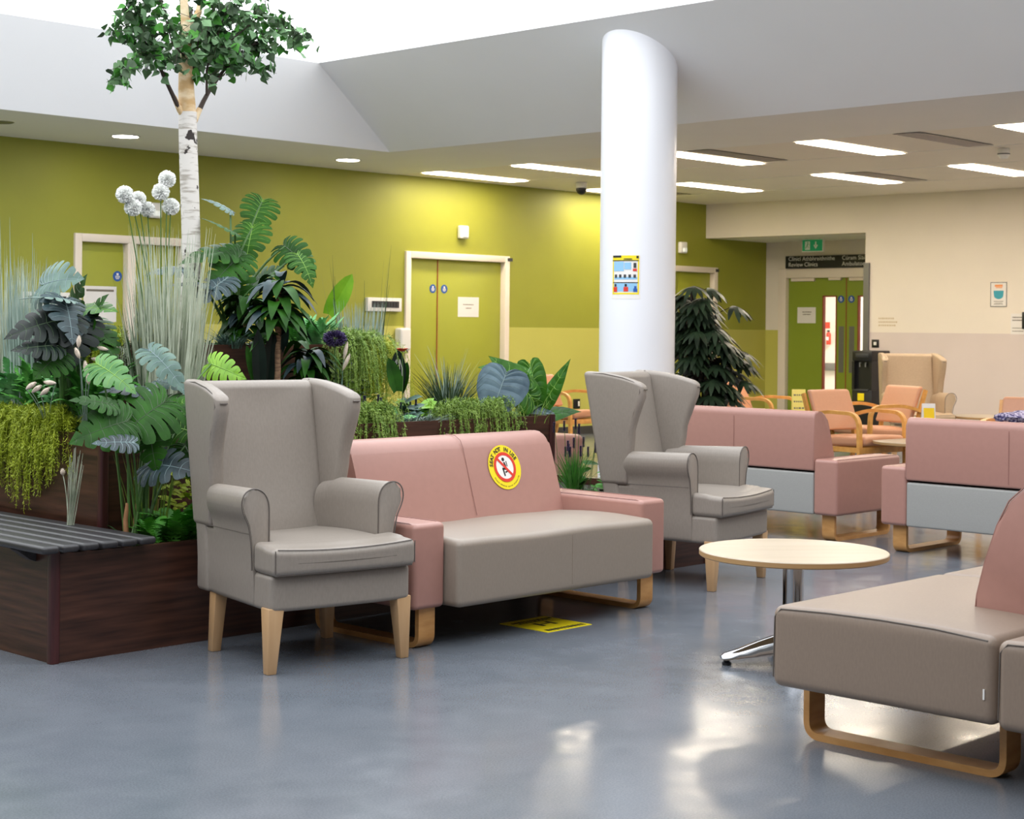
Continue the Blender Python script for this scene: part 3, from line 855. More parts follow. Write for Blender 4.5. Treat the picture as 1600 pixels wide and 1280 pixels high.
sofaA, bkA = sofa('dusty pink two-seat sofa with grey seat and round yellow sticker on its back', (1.99, -.425, 0), 0)
# sticker on the backrest
n0 = Vector((0, .14, .42)); n1 = Vector((0, .225, .70)); dirz = (n1 - n0).normalized(); nrm = Vector((0, -dirz.z, dirz.y))
SC = Vector((.285, 0, 0)) + n0 + dirz * .245
def st(u, v, h=.003): return SC + Vector((u * 1.1, 0, 0)) + dirz * v * 1.1 + nrm * (h + .001)
def ell(bm, r0, r1, h, n=40, a0=0, a1=2 * PI, mi=0):
    for k in range(n):
        t0, t1 = a0 + (a1 - a0) * k / n, a0 + (a1 - a0) * (k + 1) / n
        q = [st(r1 * math.cos(t0), r1 * math.sin(t0), h), st(r1 * math.cos(t1), r1 * math.sin(t1), h)]
        if r0 > 0: q += [st(r0 * math.cos(t1), r0 * math.sin(t1), h), st(r0 * math.cos(t0), r0 * math.sin(t0), h)]
        else: q += [st(0, 0, h)]
        bm.faces.new([bm.verts.new(p) for p in q])
bm = nb(); ell(bm, 0, .098, .0025); stk = fin('round_sticker', bm, M['yellow'], sofaA, smooth=0); stk['label'] = 'round yellow seat not in use sticker'
bm = nb(); ell(bm, .052, .066, .0045); 
q = [st(-.045, .036, .0048), st(-.036, .044, .0048), st(.045, -.036, .0048), st(.036, -.044, .0048)]
bm.faces.new([bm.verts.new(p) for p in q]); fin('red_ring', bm, M['red'], stk, smooth=0)
bm = nb(); ell(bm, 0, .052, .0035); fin('white_disc', bm, M['white'], stk, smooth=0)
bm = nb()
def poly(pts): bm.faces.new([bm.verts.new(st(u, v, .0041)) for u, v in pts])
poly([(-.004 + .0085 * math.cos(2 * PI * k / 12), .034 + .0085 * math.sin(2 * PI * k / 12)) for k in range(12)])
poly([(-.005, .022), (.004, .022), (.010, .000), (-.001, -.002)]); poly([(.010, .026), (.015, .026), (.017, .002), (.012, .002)])
poly([(.012, -.004), (.010, -.014), (-.018, -.010), (-.016, -.002)]); poly([(-.018, -.006), (-.009, -.006), (-.004, -.038), (-.012, -.040)])
poly([(-.004, -.020), (.016, -.014), (.016, -.020), (-.002, -.027)])
fin('seated_figure', bm, M['ink'], stk, smooth=0)
bm = nb()
def arc_text(s, r, a_start, a_step, size, flip=False):
    for i, ch in enumerate(s):
        if ch == ' ': continue
        th = a_start + a_step * i
        c, s_ = math.cos(th), math.sin(th)
        ro = th - PI / 2 if not flip else th + PI / 2
        cr, sr = math.cos(ro), math.sin(ro)
        text_bm(bm, ch, size, lambda x, y: st(r * c + x * cr - y * sr, r * s_ + x * sr + y * cr, .0042), align='CENTER', bold=size * .03)
arc_text('SEAT NOT IN USE', .072, R(172), R(-10.4), .025)
arc_text('Please observe social distancing', .087, R(212), R(3.8), .0085, flip=True)
fin('lettering', bm, M['ink'], stk, smooth=0)

sofaB, _ = sofa('dusty pink sofa seen from behind, left of the two in the row beyond the table', (5.45 + .40, .80, 0), R(90), group=None)
sofaC, _ = sofa('dusty pink sofa seen from behind at the right edge with a white tag', (5.33 + .40, -1.20, 0), R(90))
bm = nb(); box(bm, -.655, -.635, .40, .412, .25, .27); fin('care_tag', bm, M['white'], sofaC, smooth=0)

# wingback chair (front = -y)
def wing_chair(label, loc, rotz, m='vinyl'):
    t = thing('wingback_chair', label, 'armchair', loc, rotz)
    MV = M[m]
    lean = lambda z: .215 + max(0, z - .42) * .20      # front of back
    def T(p, k=.10):
        p = Vector(p); p.x *= 1 - k * max(0, min(1, (p.y + .28) / .55)); return p
    # frame / apron
    def fr(p):
        p = p.copy()
        if p.y < -.2: p.y -= .012 * (1 - (p.x / .31) ** 2)
        return T(p)
    bm = nb(); softbox(bm, -.312, .312, -.335, .25, .235, .375, r=.02, n=6, fn=fr)
    fin('apron', bm, MV, t)
    # cushion
    def cu(p):
        p = p.copy()
        k = (1 - (p.x / .31) ** 2)
        if p.z > .42: p.z += -.012 * k + (.02 if p.y < -.25 else 0) * 0 + .012 * math.sin((p.y + .37) / .6 * PI)
        if p.y < -.3: p.y -= .012 * k
        if p.z > .43 and p.y < -.28: p.z -= .004
        return T(p, .1)
    bm = nb(); softbox(bm, -.318, .318, -.372, -.185, .372, .482, r=.026, n=8, fn=cu); softbox(bm, -.247, .247, -.29, .27, .372, .482, r=.026, n=8, fn=cu)
    cs = fin('seat_cushion', bm, MV, t)
    bm = nb()
    front = [(x, -.372 - .012 * (1 - (x / .31) ** 2) + .008, .476 - .012 * (1 - (x / .31) ** 2)) for x in [-.30 + .6 * k / 14 for k in range(15)]]
    seam(bm, front); seam(bm, [(x, y + .001, .377) for x, y, z in front])
    for s in (-1, 1): seam(bm, [(s * .311, -.366, .385), (s * .311, -.366, .472)])
    fin('piping', bm, M['piping'], cs)
    # arms: scroll
    for s in (-1, 1):
        outer = [(.318, .24), (.318, .40), (.322, .48), (.334, .555), (.358, .60), (.366, .64), (.352, .678), (.318, .694), (.282, .686), (.256, .66), (.246, .62), (.246, .30), (.246, .24)]
        prof = rounded([(s * x, z) for x, z in outer], .02, 3, closed=True)
        def af(p):
            p = p.copy(); 
            if p.y < -.1: k = (-.1 - p.y) / .16; p.y += 0
            return p
        bm = nb()
        nseg = 6; ys = [-.195 + (.195 + .24) * k / nseg for k in range(nseg + 1)]
        rings = [[bm.verts.new(T((x, y, z - (.012 if z > .5 else 0) * ((y + .195) / .50)))) for x, z in prof] for y in ys]
        for v in rings[-1]:
            if v.co.z > .5: v.co.x *= .90; v.co.z -= .02
        for a_, b_ in zip(rings, rings[1:]):
            for k in range(len(prof)): bm.faces.new((a_[k], a_[(k + 1) % len(prof)], b_[(k + 1) % len(prof)], b_[k]))
        f0 = bm.faces.new(rings[0]); bm.faces.new(rings[-1][::-1])
        bmesh.ops.bevel(bm, geom=list(f0.edges), offset=.01, segments=3, profile=.5, affect='EDGES')
        ar = fin('arm', bm, MV, t, smooth=50)
        bm = nb(); ring = [(x, -.262, z) for x, z in prof if z > .30]
        # order ring as outline without the bottom
        pr = [(x, -.1965, z) for x, z in prof]
        k0 = [i for i, q in enumerate(pr) if q[2] <= .30]
        seq = [q for q in pr if q[2] > .29]
        seam(bm, [(x * 1.004, y + .002, z) for x, y, z in seq], .0030)
        seam(bm, [T((s * .327, y, .515 - .01 * y)) for y in (-.18, -.1, 0, .1, .2)], .0022)
        fin('piping', bm, M['piping'], ar)
    # back
    def bf(p):
        p = p.copy(); z = p.z
        p.y += max(0, z - .42) * .20
        if p.y < lean(z) + .03 and .55 < z < 1.05: p.y += .014 * math.cos(p.x / .26 * PI / 2) * math.sin((z - .5) / .58 * PI)
        return p
    bm = nb(); softbox(bm, -.262, .262, .215, .325, .24, 1.085, r=.035, n=8, fn=bf); softbox(bm, -.298, .298, .225, .327, .24, .60, r=.02, n=3, fn=bf); bk = fin('backrest', bm, MV, t)
    bm = nb()
    for s in (-1, 1): seam(bm, [(s * .258, lean(z) - .004, z) for z in (.48, .6, .7, .8, .9, 1.0, 1.04)] + [(s * .256, lean(1.06) + .012, 1.072), (s * .255, lean(1.06) + .05, 1.088)], .0026)
    fin('piping', bm, M['piping'], bk)
    # wings
    for s in (-1, 1):
        def interp(tab, v):
            for (v0, y0), (v1, y1) in zip(tab, tab[1:]):
                if v <= v1: k = (v - v0) / (v1 - v0); k = k * k * (3 - 2 * k); return y0 + (y1 - y0) * k
            return tab[-1][1]
        F = [(0, .185), (.48, .150), (.76, .105), (.90, .075), (1.0, .085)]
        def wf(p, s=s):
            v = max(0, min(1, (p.z - .505) / .585)); u = max(0, min(1, p.y / .30))
            yf, yb = interp(F, v), lean(p.z) + .112
            y = yf + (yb - yf) * u
            k = (1 - u) * min(1, v * 1.5)
            z = p.z - .060 * (1 - u) ** 2.2 * v ** 3
            x = s * (p.x + .026 * k)
            return T((x, y, z), .085)
        bm = nb(); softbox(bm, .262, .335, 0, .30, .505, 1.092, r=.024, n=8, fn=wf)
        wg = fin('wing', bm, MV, t, smooth=60)
        bm = nb()
        seam(bm, [wf(Vector((.331, .018, z))) for z in (.66, .74, .82, .90, .98, 1.03, 1.06)] + [wf(Vector((.327, y, z))) for y, z in ((.02, 1.076), (.05, 1.085), (.10, 1.088), (.2, 1.088), (.28, 1.08))], .0028)
        seam(bm, [wf(Vector((x, -.002, 1.055))) for x in (.28, .297, .315)], .003)
        fin('piping', bm, M['piping'], wg)
    # legs
    for sx in (-1, 1):
        for fy in (0, 1):
            bm = nb()
            y = -.30 if fy == 0 else .215
            top, bot = (.033, .019) if fy == 0 else (.028, .020)
            dx = 0 if fy == 0 else .0; dy = -.005 if fy == 0 else .012
            x = sx * (.285 if fy == 0 else .25)
            a_ = [bm.verts.new((x + i * top, y + j * top, .25)) for i, j in ((-1, -1), (1, -1), (1, 1), (-1, 1))]
            xb = x + sx * .012
            b_ = [bm.verts.new((xb + i * bot, y + dy + j * bot, 0)) for i, j in ((-1, -1), (1, -1), (1, 1), (-1, 1))]
            bm.faces.new(a_); bm.faces.new(b_[::-1])
            for k in range(4): bm.faces.new((b_[k], b_[(k + 1) % 4], a_[(k + 1) % 4], a_[k]))
            bmesh.ops.bevel(bm, geom=list(bm.edges), offset=.004, segments=2, profile=.5, affect='EDGES')
            fin('leg', bm, M['beech'], t, smooth=30)
    return t
wing_chair('grey wingback armchair nearest the camera, left of the pink sofa with the sticker', (.835, -.47, 0), R(-9.5))
wing_chair('grey wingback armchair between two pink sofas in front of the white column', (3.585, -.28, 0), R(11))

# ------------------------------------------------------------------ foreground seating (back to back)
def bench_unit(label, y_front, y_back, a0, a1, zb=.195, zs=.45):
    """seat face towards y_front; returns thing"""
    t = thing('bench_sofa', label, 'sofa', (a0, y_back, 0))
    w = y_front - y_back
    bm = nb(); lo, hi = min(0, w), max(0, w)
    def pf(p):
        p = p.copy()
        if p.z > zs - .02:
            p.z += .012 * math.sin(max(0, min(1, (p.y - lo) / (hi - lo))) * PI)
        return p
    L = a1 - a0
    softbox(bm, 0, L * .5 - .002, lo + .003, hi, zb, zs, r=.03, n=8, fn=pf); softbox(bm, L * .5 + .002, L, lo + .003, hi, zb, zs, r=.03, n=8, fn=pf)
    s = fin('seat', bm, M['benchv'], t)
    bm = nb(); e = .004
    seam(bm, [(e, lo + .03, zs - .012), (e, lo + .2, zs + .0), (e, (lo + hi) / 2, zs + .003), (e, hi - .2, zs + .0), (e, hi - .035, zs - .008), (e, hi - .012, zs - .035), (e, hi - .008, zb + .03)], .0022)
    fin('piping', bm, M['piping'], s)
    for x in (.18 + .045, L - .2):
        bm = nb(); th = .022
        y0, y1 = (lo + .06, hi - .005) if w > 0 else (lo + .005, hi - .06)
        path = rounded([(y0 + th / 2, zb + .01), (y0 + th / 2, th / 2), (y1 - th / 2, th / 2), (y1 - th / 2, zb + .01)], .05, 7)
        strap(bm, path, th, 'x', x - .045, x + .045); fin('sled_leg', bm, M['oak'], t, smooth=35)
    return t
M['benchv'] = mat('taupe bench vinyl', (136, 119, 105), 0.42, var=0.04, scale=140, stretch=(1, 1, 0.4), bump=0.03, bscale=6, spec=0.45)
YB = -3.455
def dback(t, w, L, sgn):
    # curved back, profile (y,z) with y measured from the shared rear line towards the seat
    prof = [(.0, .44), (.0, .86), (.06, .865), (.12, .85), (.175, .80), (.215, .72), (.255, .60), (.28, .50), (.287, .44)]
    prof = [(sgn * y, z) for y, z in prof]
    bm = nb(); prism(bm, prof, 'x', .40, L - .02, r=.012, seg=3); b = fin('backrest', bm, M['pink'], t, smooth=50)
    bm = nb(); seam(bm, [(.402, y, z) for y, z in prof[1:]], .0025); fin('piping', bm, M['ppiping'], b)
d = bench_unit('grey and pink bench sofa in the right foreground, the one facing the round table', -2.68, YB, .95, 3.0)
dback(d, .77, 2.05, 1)
bm = nb(); box(bm, -.004, 0, .035, .04, .27, .30); fin('care_tag', bm, M['white'], d, smooth=0)
d = bench_unit('grey and pink bench sofa cut by the right picture edge, backing onto its twin', -4.23, YB - .012, .92, 2.97)
dback(d, .77, 2.05, -1)

# ------------------------------------------------------------------ round tables
def round_table(label, loc, R_=.372, H=.45, rot=0, base=True):
    t = thing('round_table', label, 'table', loc, rot)
    bm = nb(); lathe(bm, [(0, H - .024), (R_ - .004, H - .024), (R_, H - .020), (R_, H - .003)], 72); lathe(bm, [(R_, H - .003), (R_ - .003, H), (0, H)], 72)
    bmesh.ops.remove_doubles(bm, verts=bm.verts, dist=1e-5)
    for f in bm.faces: f.material_index = 0 if f.calc_center_median().z > H - .002 else 1
    fin('tabletop', bm, [M['maple'], M['edge']], t, smooth=30)
    bm = nb(); lathe(bm, [(0, .06), (.041, .06), (.041, H - .04), (.07, H - .036), (.07, H - .024), (0, H - .024)], 32); fin('pole', bm, M['chrome'], t, smooth=30)
    if base:
        for k in range(4):
            an = k * PI / 2; u = Vector((math.cos(an), math.sin(an), 0)); v = Vector((-u.y, u.x, 0))
            bm = nb(); rings = []
            for s_, zt, zb_, w in ((.0, .125, .05, .045), (.06, .118, .045, .042), (.14, .092, .036, .038), (.22, .062, .028, .032), (.275, .046, .022, .028), (.288, .036, .024, .018)):
                c = u * s_
                rings.append([bm.verts.new(c + v * w * a + Vector((0, 0, z))) for a, z in ((-1, zb_), (1, zb_), (.9, zt * .7 + zb_ * .3), (.4, zt), (-.4, zt), (-.9, zt * .7 + zb_ * .3))])
            for a_, b_ in zip(rings, rings[1:]):
                for q in range(6): bm.faces.new((a_[q], a_[(q + 1) % 6], b_[(q + 1) % 6], b_[q]))
            bm.faces.new(rings[0][::-1]); bm.faces.new(rings[-1])
            ar = fin('foot_arm', bm, M['chrome'], t, smooth=50)
            bm = nb(); lathe(bm, [(0, 0), (.019, 0), (.019, .01), (.012, .014), (.012, .026), (0, .026)], 16, c=tuple(u * .265)); fin('glide', bm, M['black'], ar)
    return t
tc_ = on_z(1240, 860, .45)
round_table('round pale wood table with chrome pedestal beside the foreground bench sofa', (tc_.x, tc_.y, 0), rot=R(46.1 + 90 + 4))

# ------------------------------------------------------------------ planter (stepped walnut boxes)
pl = thing('planter', 'large stepped dark walnut planter box filled with artificial plants', 'planter', (0, 0, 0))
def tier(bm, a0, a1, b0, b1, z0, z1, wt=.03, soil=.04):
    box(bm, a0, a1, b0, b0 + wt, z0, z1); box(bm, a0, a1, b1 - wt, b1, z0, z1)
    box(bm, a0, a0 + wt, b0 + wt, b1 - wt, z0, z1); box(bm, a1 - wt, a1, b0 + wt, b1 - wt, z0, z1)
T1 = (0, 4.15, 0, 2.5, 0, .423); T2 = (.50, 3.34, .45, 2.05, 0, .84); T3 = (.95, 2.3, .95, 1.6, 0, 1.22)
for k, T in enumerate((T1, T2, T3)):
    bm = nb(); tier(bm, *T); fin('box_panel', bm, M['walnut'], pl, smooth=0)
bm = nb()
for T, s in ((T1, .38), (T2, .79), (T3, 1.17)): box(bm, T[0] + .03, T[1] - .03, T[2] + .03, T[3] - .03, s - .03, s)
fin('soil', bm, M['soil'], pl, smooth=0)
for (x, y, z1) in ((0, 0, .435), (4.15, 0, .425), (.5, .45, .845), (3.34, .45, .845)):
    bm = nb(); sx = 1 if x < 2 else -1
    pts = rounded([(x - sx * .012, y - .012), (x + sx * .028, y - .012), (x + sx * .028, y + .028), (x - sx * .012, y + .028)], .012, 4, closed=True)
    prism(bm, pts, 'z', 0.001, z1)
    o = fin('corner_post', bm, M['post'], pl, smooth=50)
# slatted bench over the left end
bench = thing('slatted_bench', 'dark grey slatted bench top resting on the left end of the planter', 'bench', (0, 0, 0))
for k in range(6):
    a = -.095 + k * .087
    bm = nb(); softbox(bm, a, a + .076, -.085, 2.55, .437, .468, r=.014, n=1, rs=3); fin('slat', bm, M['slat'], bench)
for y in (.12, 1.2):
    bm = nb(); prism(bm, [(-.09, .437), (-.004, .437), (-.004, .385), (-.03, .395)], 'y', y, y + .05); fin('support_bracket', bm, M['slat'], bench, smooth=0)

# ------------------------------------------------------------------ floor mat sticker
fm = tag(fin('floor_sticker', box(nb(), 1.90, 2.19, -.85, -.56, 0.0, .002), M['yellow'], smooth=0), 'square yellow notice stuck on the floor in front of the stickered sofa', 'floor sticker')
bm = nb()
for y, hgt, u0, u1 in ((-.115, .016, -.12, .12), (.095, .010, -.12, .12), (.070, .007, -.10, .10)):
    u = u0
    while u < u1:
        k = rnd.uniform(.008, .022); box(bm, 2.045 + u, 2.045 + u + k, -.705 + y - hgt, -.705 + y + hgt, .0024, .0028); u += k + .007
for x0, x1, y0, y1 in ((-.05, -.03, -.03, .04), (.03, .05, -.03, .04), (-.025, .025, 0, .01)): box(bm, 2.045 + x0, 2.045 + x1, -.705 + y0, -.705 + y1, .0024, .0028)
fin('printed_text', bm, M['ink'], fm, smooth=0)

# ------------------------------------------------------------------ far furniture
def bentwood(label, loc, rotz):
    t = thing('bentwood_armchair', label, 'armchair', loc, rotz, None)
    def pad(p):
        p = p.copy(); p.z += .012 * (1 - (p.x / .25) ** 2) * (1 if p.z > .43 else 0) - (.02 * ((p.y + .25) / .48)); return p
    bm = nb(); softbox(bm, -.25, .25, -.28, .22, .40, .475, r=.03, n=4, fn=pad); fin('seat', bm, M['salmon'], t)
    def bp(p):
        p = p.copy(); p.y += (p.z - .46) * .38 + .015 * (p.x / .25) ** 2 * -1; return p
    bm = nb(); softbox(bm, -.245, .245, .175, .225, .50, .83, r=.022, n=4, fn=bp); fin('backrest', bm, M['salmon'], t)
    for s in (-1, 1):
        x0, x1 = sorted((s * .262, s * .302))
        bm = nb(); strap(bm, rounded([(-.27, 0), (-.25, .655), (.10, .665), (.34, .60)], [0, .11, .1, 0], 7), .028, 'x', x0, x1)
        fin('arm_frame', bm, M['honey'], t, smooth=35)
        bm = nb(); strap(bm, rounded([(.36, 0), (.23, .42), (.355, .80)], [0, .3, 0], 7), .032, 'x', *sorted((s * .248, s * .275)))
        fin('rear_leg', bm, M['honey'], t, smooth=35)
    bm = nb(); box(bm, -.262, .262, -.262, -.235, .34, .39, r=.004); box(bm, -.25, .25, .19, .215, .32, .37, r=.004); 
    for x in (-.25, .23): box(bm, x, x + .02, -.24, .2, .345, .385)
    fin('seat_rail', bm, M['honey'], t)
    return t
def gp(px, d): 
    q = at_d(px, 511.5, d); return (q.x, q.y, 0)
bentwood('salmon bentwood armchair just right of the pink sofa back, before the water cooler', gp(1342, 13.7), R(-8))
bentwood('salmon bentwood armchair turned left, standing before the beige wingback chair', gp(1368, 15.0), R(-112))
bentwood('salmon bentwood armchair half hidden behind the dark indoor palm', gp(1190, 16.3), R(10))
bentwood('salmon bentwood armchair by the lime wall seen between the big leaves and wingback chair', gp(884, 17.3), R(8))
bentwood('salmon bentwood armchair cut by the right picture edge with purple cloth on it', gp(1606, 12.4), R(-75))
wing_chair('beige wingback armchair against the grey wall beside the water cooler', gp(1433, 17.4), R(-46), m='beige')
round_table('round pale wood table between the bentwood armchairs and the right-hand pink sofa', gp(1440, 13.3))
round_table('round pale wood table under the pale yellow card, hidden behind the pink sofa', gp(1262, 15.4))
round_table('round pale wood table near the right wall beyond the yellow card', gp(1545, 17.4))
def card(label, loc, rotz, w, h, m, lines='greyink'):
    t = thing('table_card', label, 'card', loc, rotz)
    bm = nb()
    for s in (-1, 1):
        quad = [(-w / 2, s * .05, 0), (w / 2, s * .05, 0), (w / 2, s * .002, h), (-w / 2, s * .002, h)]
        a = [bm.verts.new(p) for p in quad]; bm.faces.new(a)
    fin('card_sheet', bm, M[m], t, smooth=0)
    bm = nb()
    for k, v in enumerate((.82, .64, .46, .28)):
        u = -w * .38
        while u < w * .36:
            k2 = rnd.uniform(.01, .025); y = -.05 + .048 * v - .002
            a = [bm.verts.new(p) for p in ((u, y, h * v), (u + k2, y, h * v), (u + k2, y + .0006, h * v + .014), (u, y + .0006, h * v + .014))]
            bm.faces.new(a); u += k2 + .008
    fin('printed_lines', bm, M[lines], t, smooth=0)
    return t
q = gp(1249, 15.35); card('pale yellow folded card with printed lines behind the left-hand pink sofa', (q[0], q[1], .45), R(-46), .125, .33, 'yellow2')
q = gp(1452, 13.3); t = card('small amber yellow folded card above the right-hand pink sofa', (q[0], q[1], .45), R(-46), .105, .30, 'paper', 'ink')
bm = nb(); a = [bm.verts.new(p) for p in ((-.042, -.054, .02), (.042, -.054, .02), (.042, -.014, .265), (-.042, -.014, .265))]; bm.faces.new(a)
fin('amber_print', bm, M['gold'], t, smooth=0)
# cloth on the right chair
q = at_d(1600, 651, 12.15)
bm = nb()
for k in range(3):
    c = Vector((q.x, q.y, .655 + .012 * k)) + RGT * (rnd.uniform(-.03, .03))
bmesh.ops.create_icosphere(bm, subdivisions=4, radius=1)
for v in bm.verts:
    nn = noise.noise(v.co * 1.6) * .25 + noise.noise(v.co * 4) * .10
    v.co = Vector((v.co.x * .2, v.co.y * .16, v.co.z * .05)) * (1 + nn); v.co.z = max(v.co.z, -.035)
cl = fin('folded_scarf', bm, M['purple'], None, smooth=60, loc=(q.x, q.y, .705), rotz=R(-40))
tag(cl, 'purple and white patterned scarf lying on the armchair at the right picture edge', 'scarf')
# pink low ottoman behind the planter
t = thing('ottoman', 'low pink upholstered ottoman seen past the end of the stickered sofa', 'ottoman', (6.35, 3.55, 0))
bm = nb(); softbox(bm, -.42, .42, -.32, .30, .12, .455, r=.05, n=6, fn=lambda p: Vector((p.x, p.y, p.z + (.02 * (1 - (p.x / .42) ** 2) if p.z > .4 else 0)))); fin('cushion', bm, M['pink'], t)
for sx in (-1, 1):
    sled(t, sx * .34, -.28, .26, h=.13, w=.06)
# water cooler
wc = thing('water_cooler', 'tall black water cooler with a small yellow label beside the green door', 'water cooler', (14.44, 5.33, 0))
bm = nb()
box(bm, -.21, .21, -.14, .14, .02, .60, r=.012); box(bm, -.16, .21, -.14, .14, .60, .95, r=.0); box(bm, -.21, -.16, .105, .14, .60, .95); box(bm, -.21, -.16, -.14, -.105, .60, .95)
box(bm, -.21, .21, -.14, .14, .95, 1.08, r=.015)
fin('cabinet', bm, M['black'], wc)
bm = nb(); box(bm, -.214, -.208, -.09, .09, 1.0, 1.045, r=.004); fin('control_panel', bm, M['dgrey'], wc)
for y in (-.04, .04):
    bm = nb(); tube(bm, [(-.158, y, .93), (-.19, y, .93), (-.19, y, .88)], .010, 8); fin('tap', bm, M['mgrey'], wc)
bm = nb(); box(bm, -.225, -.16, -.10, .10, .585, .61, r=.004); fin('drip_tray', bm, M['dgrey'], wc)
bm = nb(); box(bm, -.2115, -.209, -.035, .055, .47, .56); o = fin('warning_label', bm, M['yellow'], wc, smooth=0); o['label'] = 'small yellow label'
for i, z in enumerate((.03,)):
    bm = nb()
    for sx in (-1, 1):
        for sy in (-1, 1): lathe(bm, [(0, 0), (.018, 0), (.018, .025), (0, .025)], 10, c=(sx * .17, sy * .11, 0))
    fin('foot_pads', bm, M['dgrey'], wc)

# ------------------------------------------------------------------ plants
def leafblade(bm, o, d, n, L, W, droop=.15, lobes=0, fold=.12, wave=0.0, nseg=10, sweep=(-.34, .18), gap=.62, curl=0.0, mi=0):
    """heart shaped leaf; lobes>0 cuts monstera slits"""
    d = d.normalized(); n = (n - d * n.dot(d)).normalized(); s = d.cross(n)
    N = lobes or nseg
    S = [0, .30, .42, .65, .85, .95, 1.0] if lobes else [0, .3, .6, .85, 1.0]
    def wd(t): return W * .5 * (math.sin(PI * min(1, (t * .86 + .14))) ** .62)
    def pos(t, sv, sg):
        sw = (sweep[0] * (1 - t) ** 1.5 + sweep[1] * t) * sv
        tt = t + sw * (.75 if sv < 1 else .72)
        w = wd(max(0, t)) * sv
        z = fold * w - droop * L * max(0, tt) ** 2 - curl * w * w / max(W, .01)
        z += wave * L * math.sin(t * N * PI * 2) * sv
        return o + d * (L * tt) + s * (sg * w) + n * z
    for sg in (-1, 1):
        for i in range(N):
            t0, t1 = i / N, (i + 1) / N
            cols = []
            for j, sv in enumerate(S):
                if lobes:
                    sh = {0: 1, .30: 1, .42: .86, .65: .84, .85: .82, .95: .70, 1.0: .45}[sv]
                    if i == N - 1: sh = max(sh, .8)
                    m_ = (t0 + t1) / 2; h = (t1 - t0) / 2 * sh
                    a, b = m_ - h, m_ + h
                else: a, b = t0, t1
                cols.append((pos(a, sv, sg), pos(b, sv, sg)))
            vs = [(bm.verts.new(p), bm.verts.new(q)) for p, q in cols]
            for (p0, q0), (p1, q1) in zip(vs, vs[1:]):
                f = bm.faces.new((p0, p1, q1, q0)); f.material_index = mi

HEART = [(0, .0, .0, 0), (.10, -.10, .09, 0), (.20, -.17, .22, .0), (.30, -.15, .36, .03), (.42, -.02, .47, .10), (.54, .16, .50, .20), (.66, .38, .45, .34), (.78, .62, .31, .52), (.90, .84, .13, .76), (1.0, 1.0, .0, 1.0)]
def hp(u):
    for a, b in zip(HEART, HEART[1:]):
        if u <= b[0]:
            k = (u - a[0]) / (b[0] - a[0]); return tuple(a[i] + (b[i] - a[i]) * k for i in (1, 2, 3))
    return HEART[-1][1:]
def heartleaf(bm, o, d, n, L, W, droop=.15, lobes=0, fold=.15, quilt=.012, curl=.2, vein=True):
    """heart shaped leaf built between midrib and margin; lobes>0 cuts slits; veins get material slot 1"""
    d = d.normalized(); n = (n - d * n.dot(d)).normalized(); sd = d.cross(n)
    NL = lobes or 8; sub = 4
    def pos(u, r, sg, lift=0):
        x, y, m = hp(max(0, min(1, u)))
        X = m + (x - m) * r; Y = y * r
        X += .10 * math.sin(PI * r) * (1 - m) * -.6
        z = fold * Y * W * 2 * .5 - droop * L * max(0, X) ** 2 - curl * (Y * 2) ** 2 * W * .35
        ph = (u * NL) % 1.0
        z += quilt * L * (math.sin(PI * ph) - .5) * math.sin(PI * min(1, r * 1.1))
        return o + d * (L * X) + sd * (sg * Y * W) + n * (z + lift)
    RR = [0, .18, .36, .42, .6, .8, .93, 1.0] if lobes else [0, .25, .5, .75, .92, 1.0]
    sh = {0: 1, .18: 1, .36: 1, .42: .90, .6: .86, .8: .80, .93: .66, 1.0: .40}
    for sg in (-1, 1):
        for i in range(NL):
            rows = []
            for r in RR:
                k = (sh[r] if lobes else 1.0)
                if lobes and i >= NL - 1: k = 1
                if lobes and i < 2: k = 1 if r < .93 else .9
                mid = (i + .5) / NL
                rows.append([bm.verts.new(pos(mid + (j / sub - .5) * k / NL, r, sg)) for j in range(sub + 1)])
            for a, b in zip(rows, rows[1:]):
                for j in range(sub):
                    try: f = bm.faces.new((a[j], a[j + 1], b[j + 1], b[j])); f.material_index = 0
                    except ValueError: pass
            if vein:
                u = (i + .5) / NL; P = [pos(u, r, sg) for r in (.02, .3, .6, .92)]
                tube(bm, P, [.0016, .0013, .001, .0005], 4, mi=1, cap=False)
    if vein:
        mids = [o + d * (L * m) + n * (-droop * L * m * m) for m in (0, .2, .4, .6, .8, .97)]
        tube(bm, mids, [.0032, .0028, .0024, .0018, .0014, .0006], 5, mi=1, cap=False)

def bez(p0, p1, p2, n=8):
    return [p0 * (1 - t) ** 2 + p1 * 2 * t * (1 - t) + p2 * t * t for t in [k / n for k in range(n + 1)]]

def imgdir(phi, dep=0.0):
    return (RGT * math.cos(R(phi)) + UP * math.sin(R(phi)) - FWD * dep).normalized()

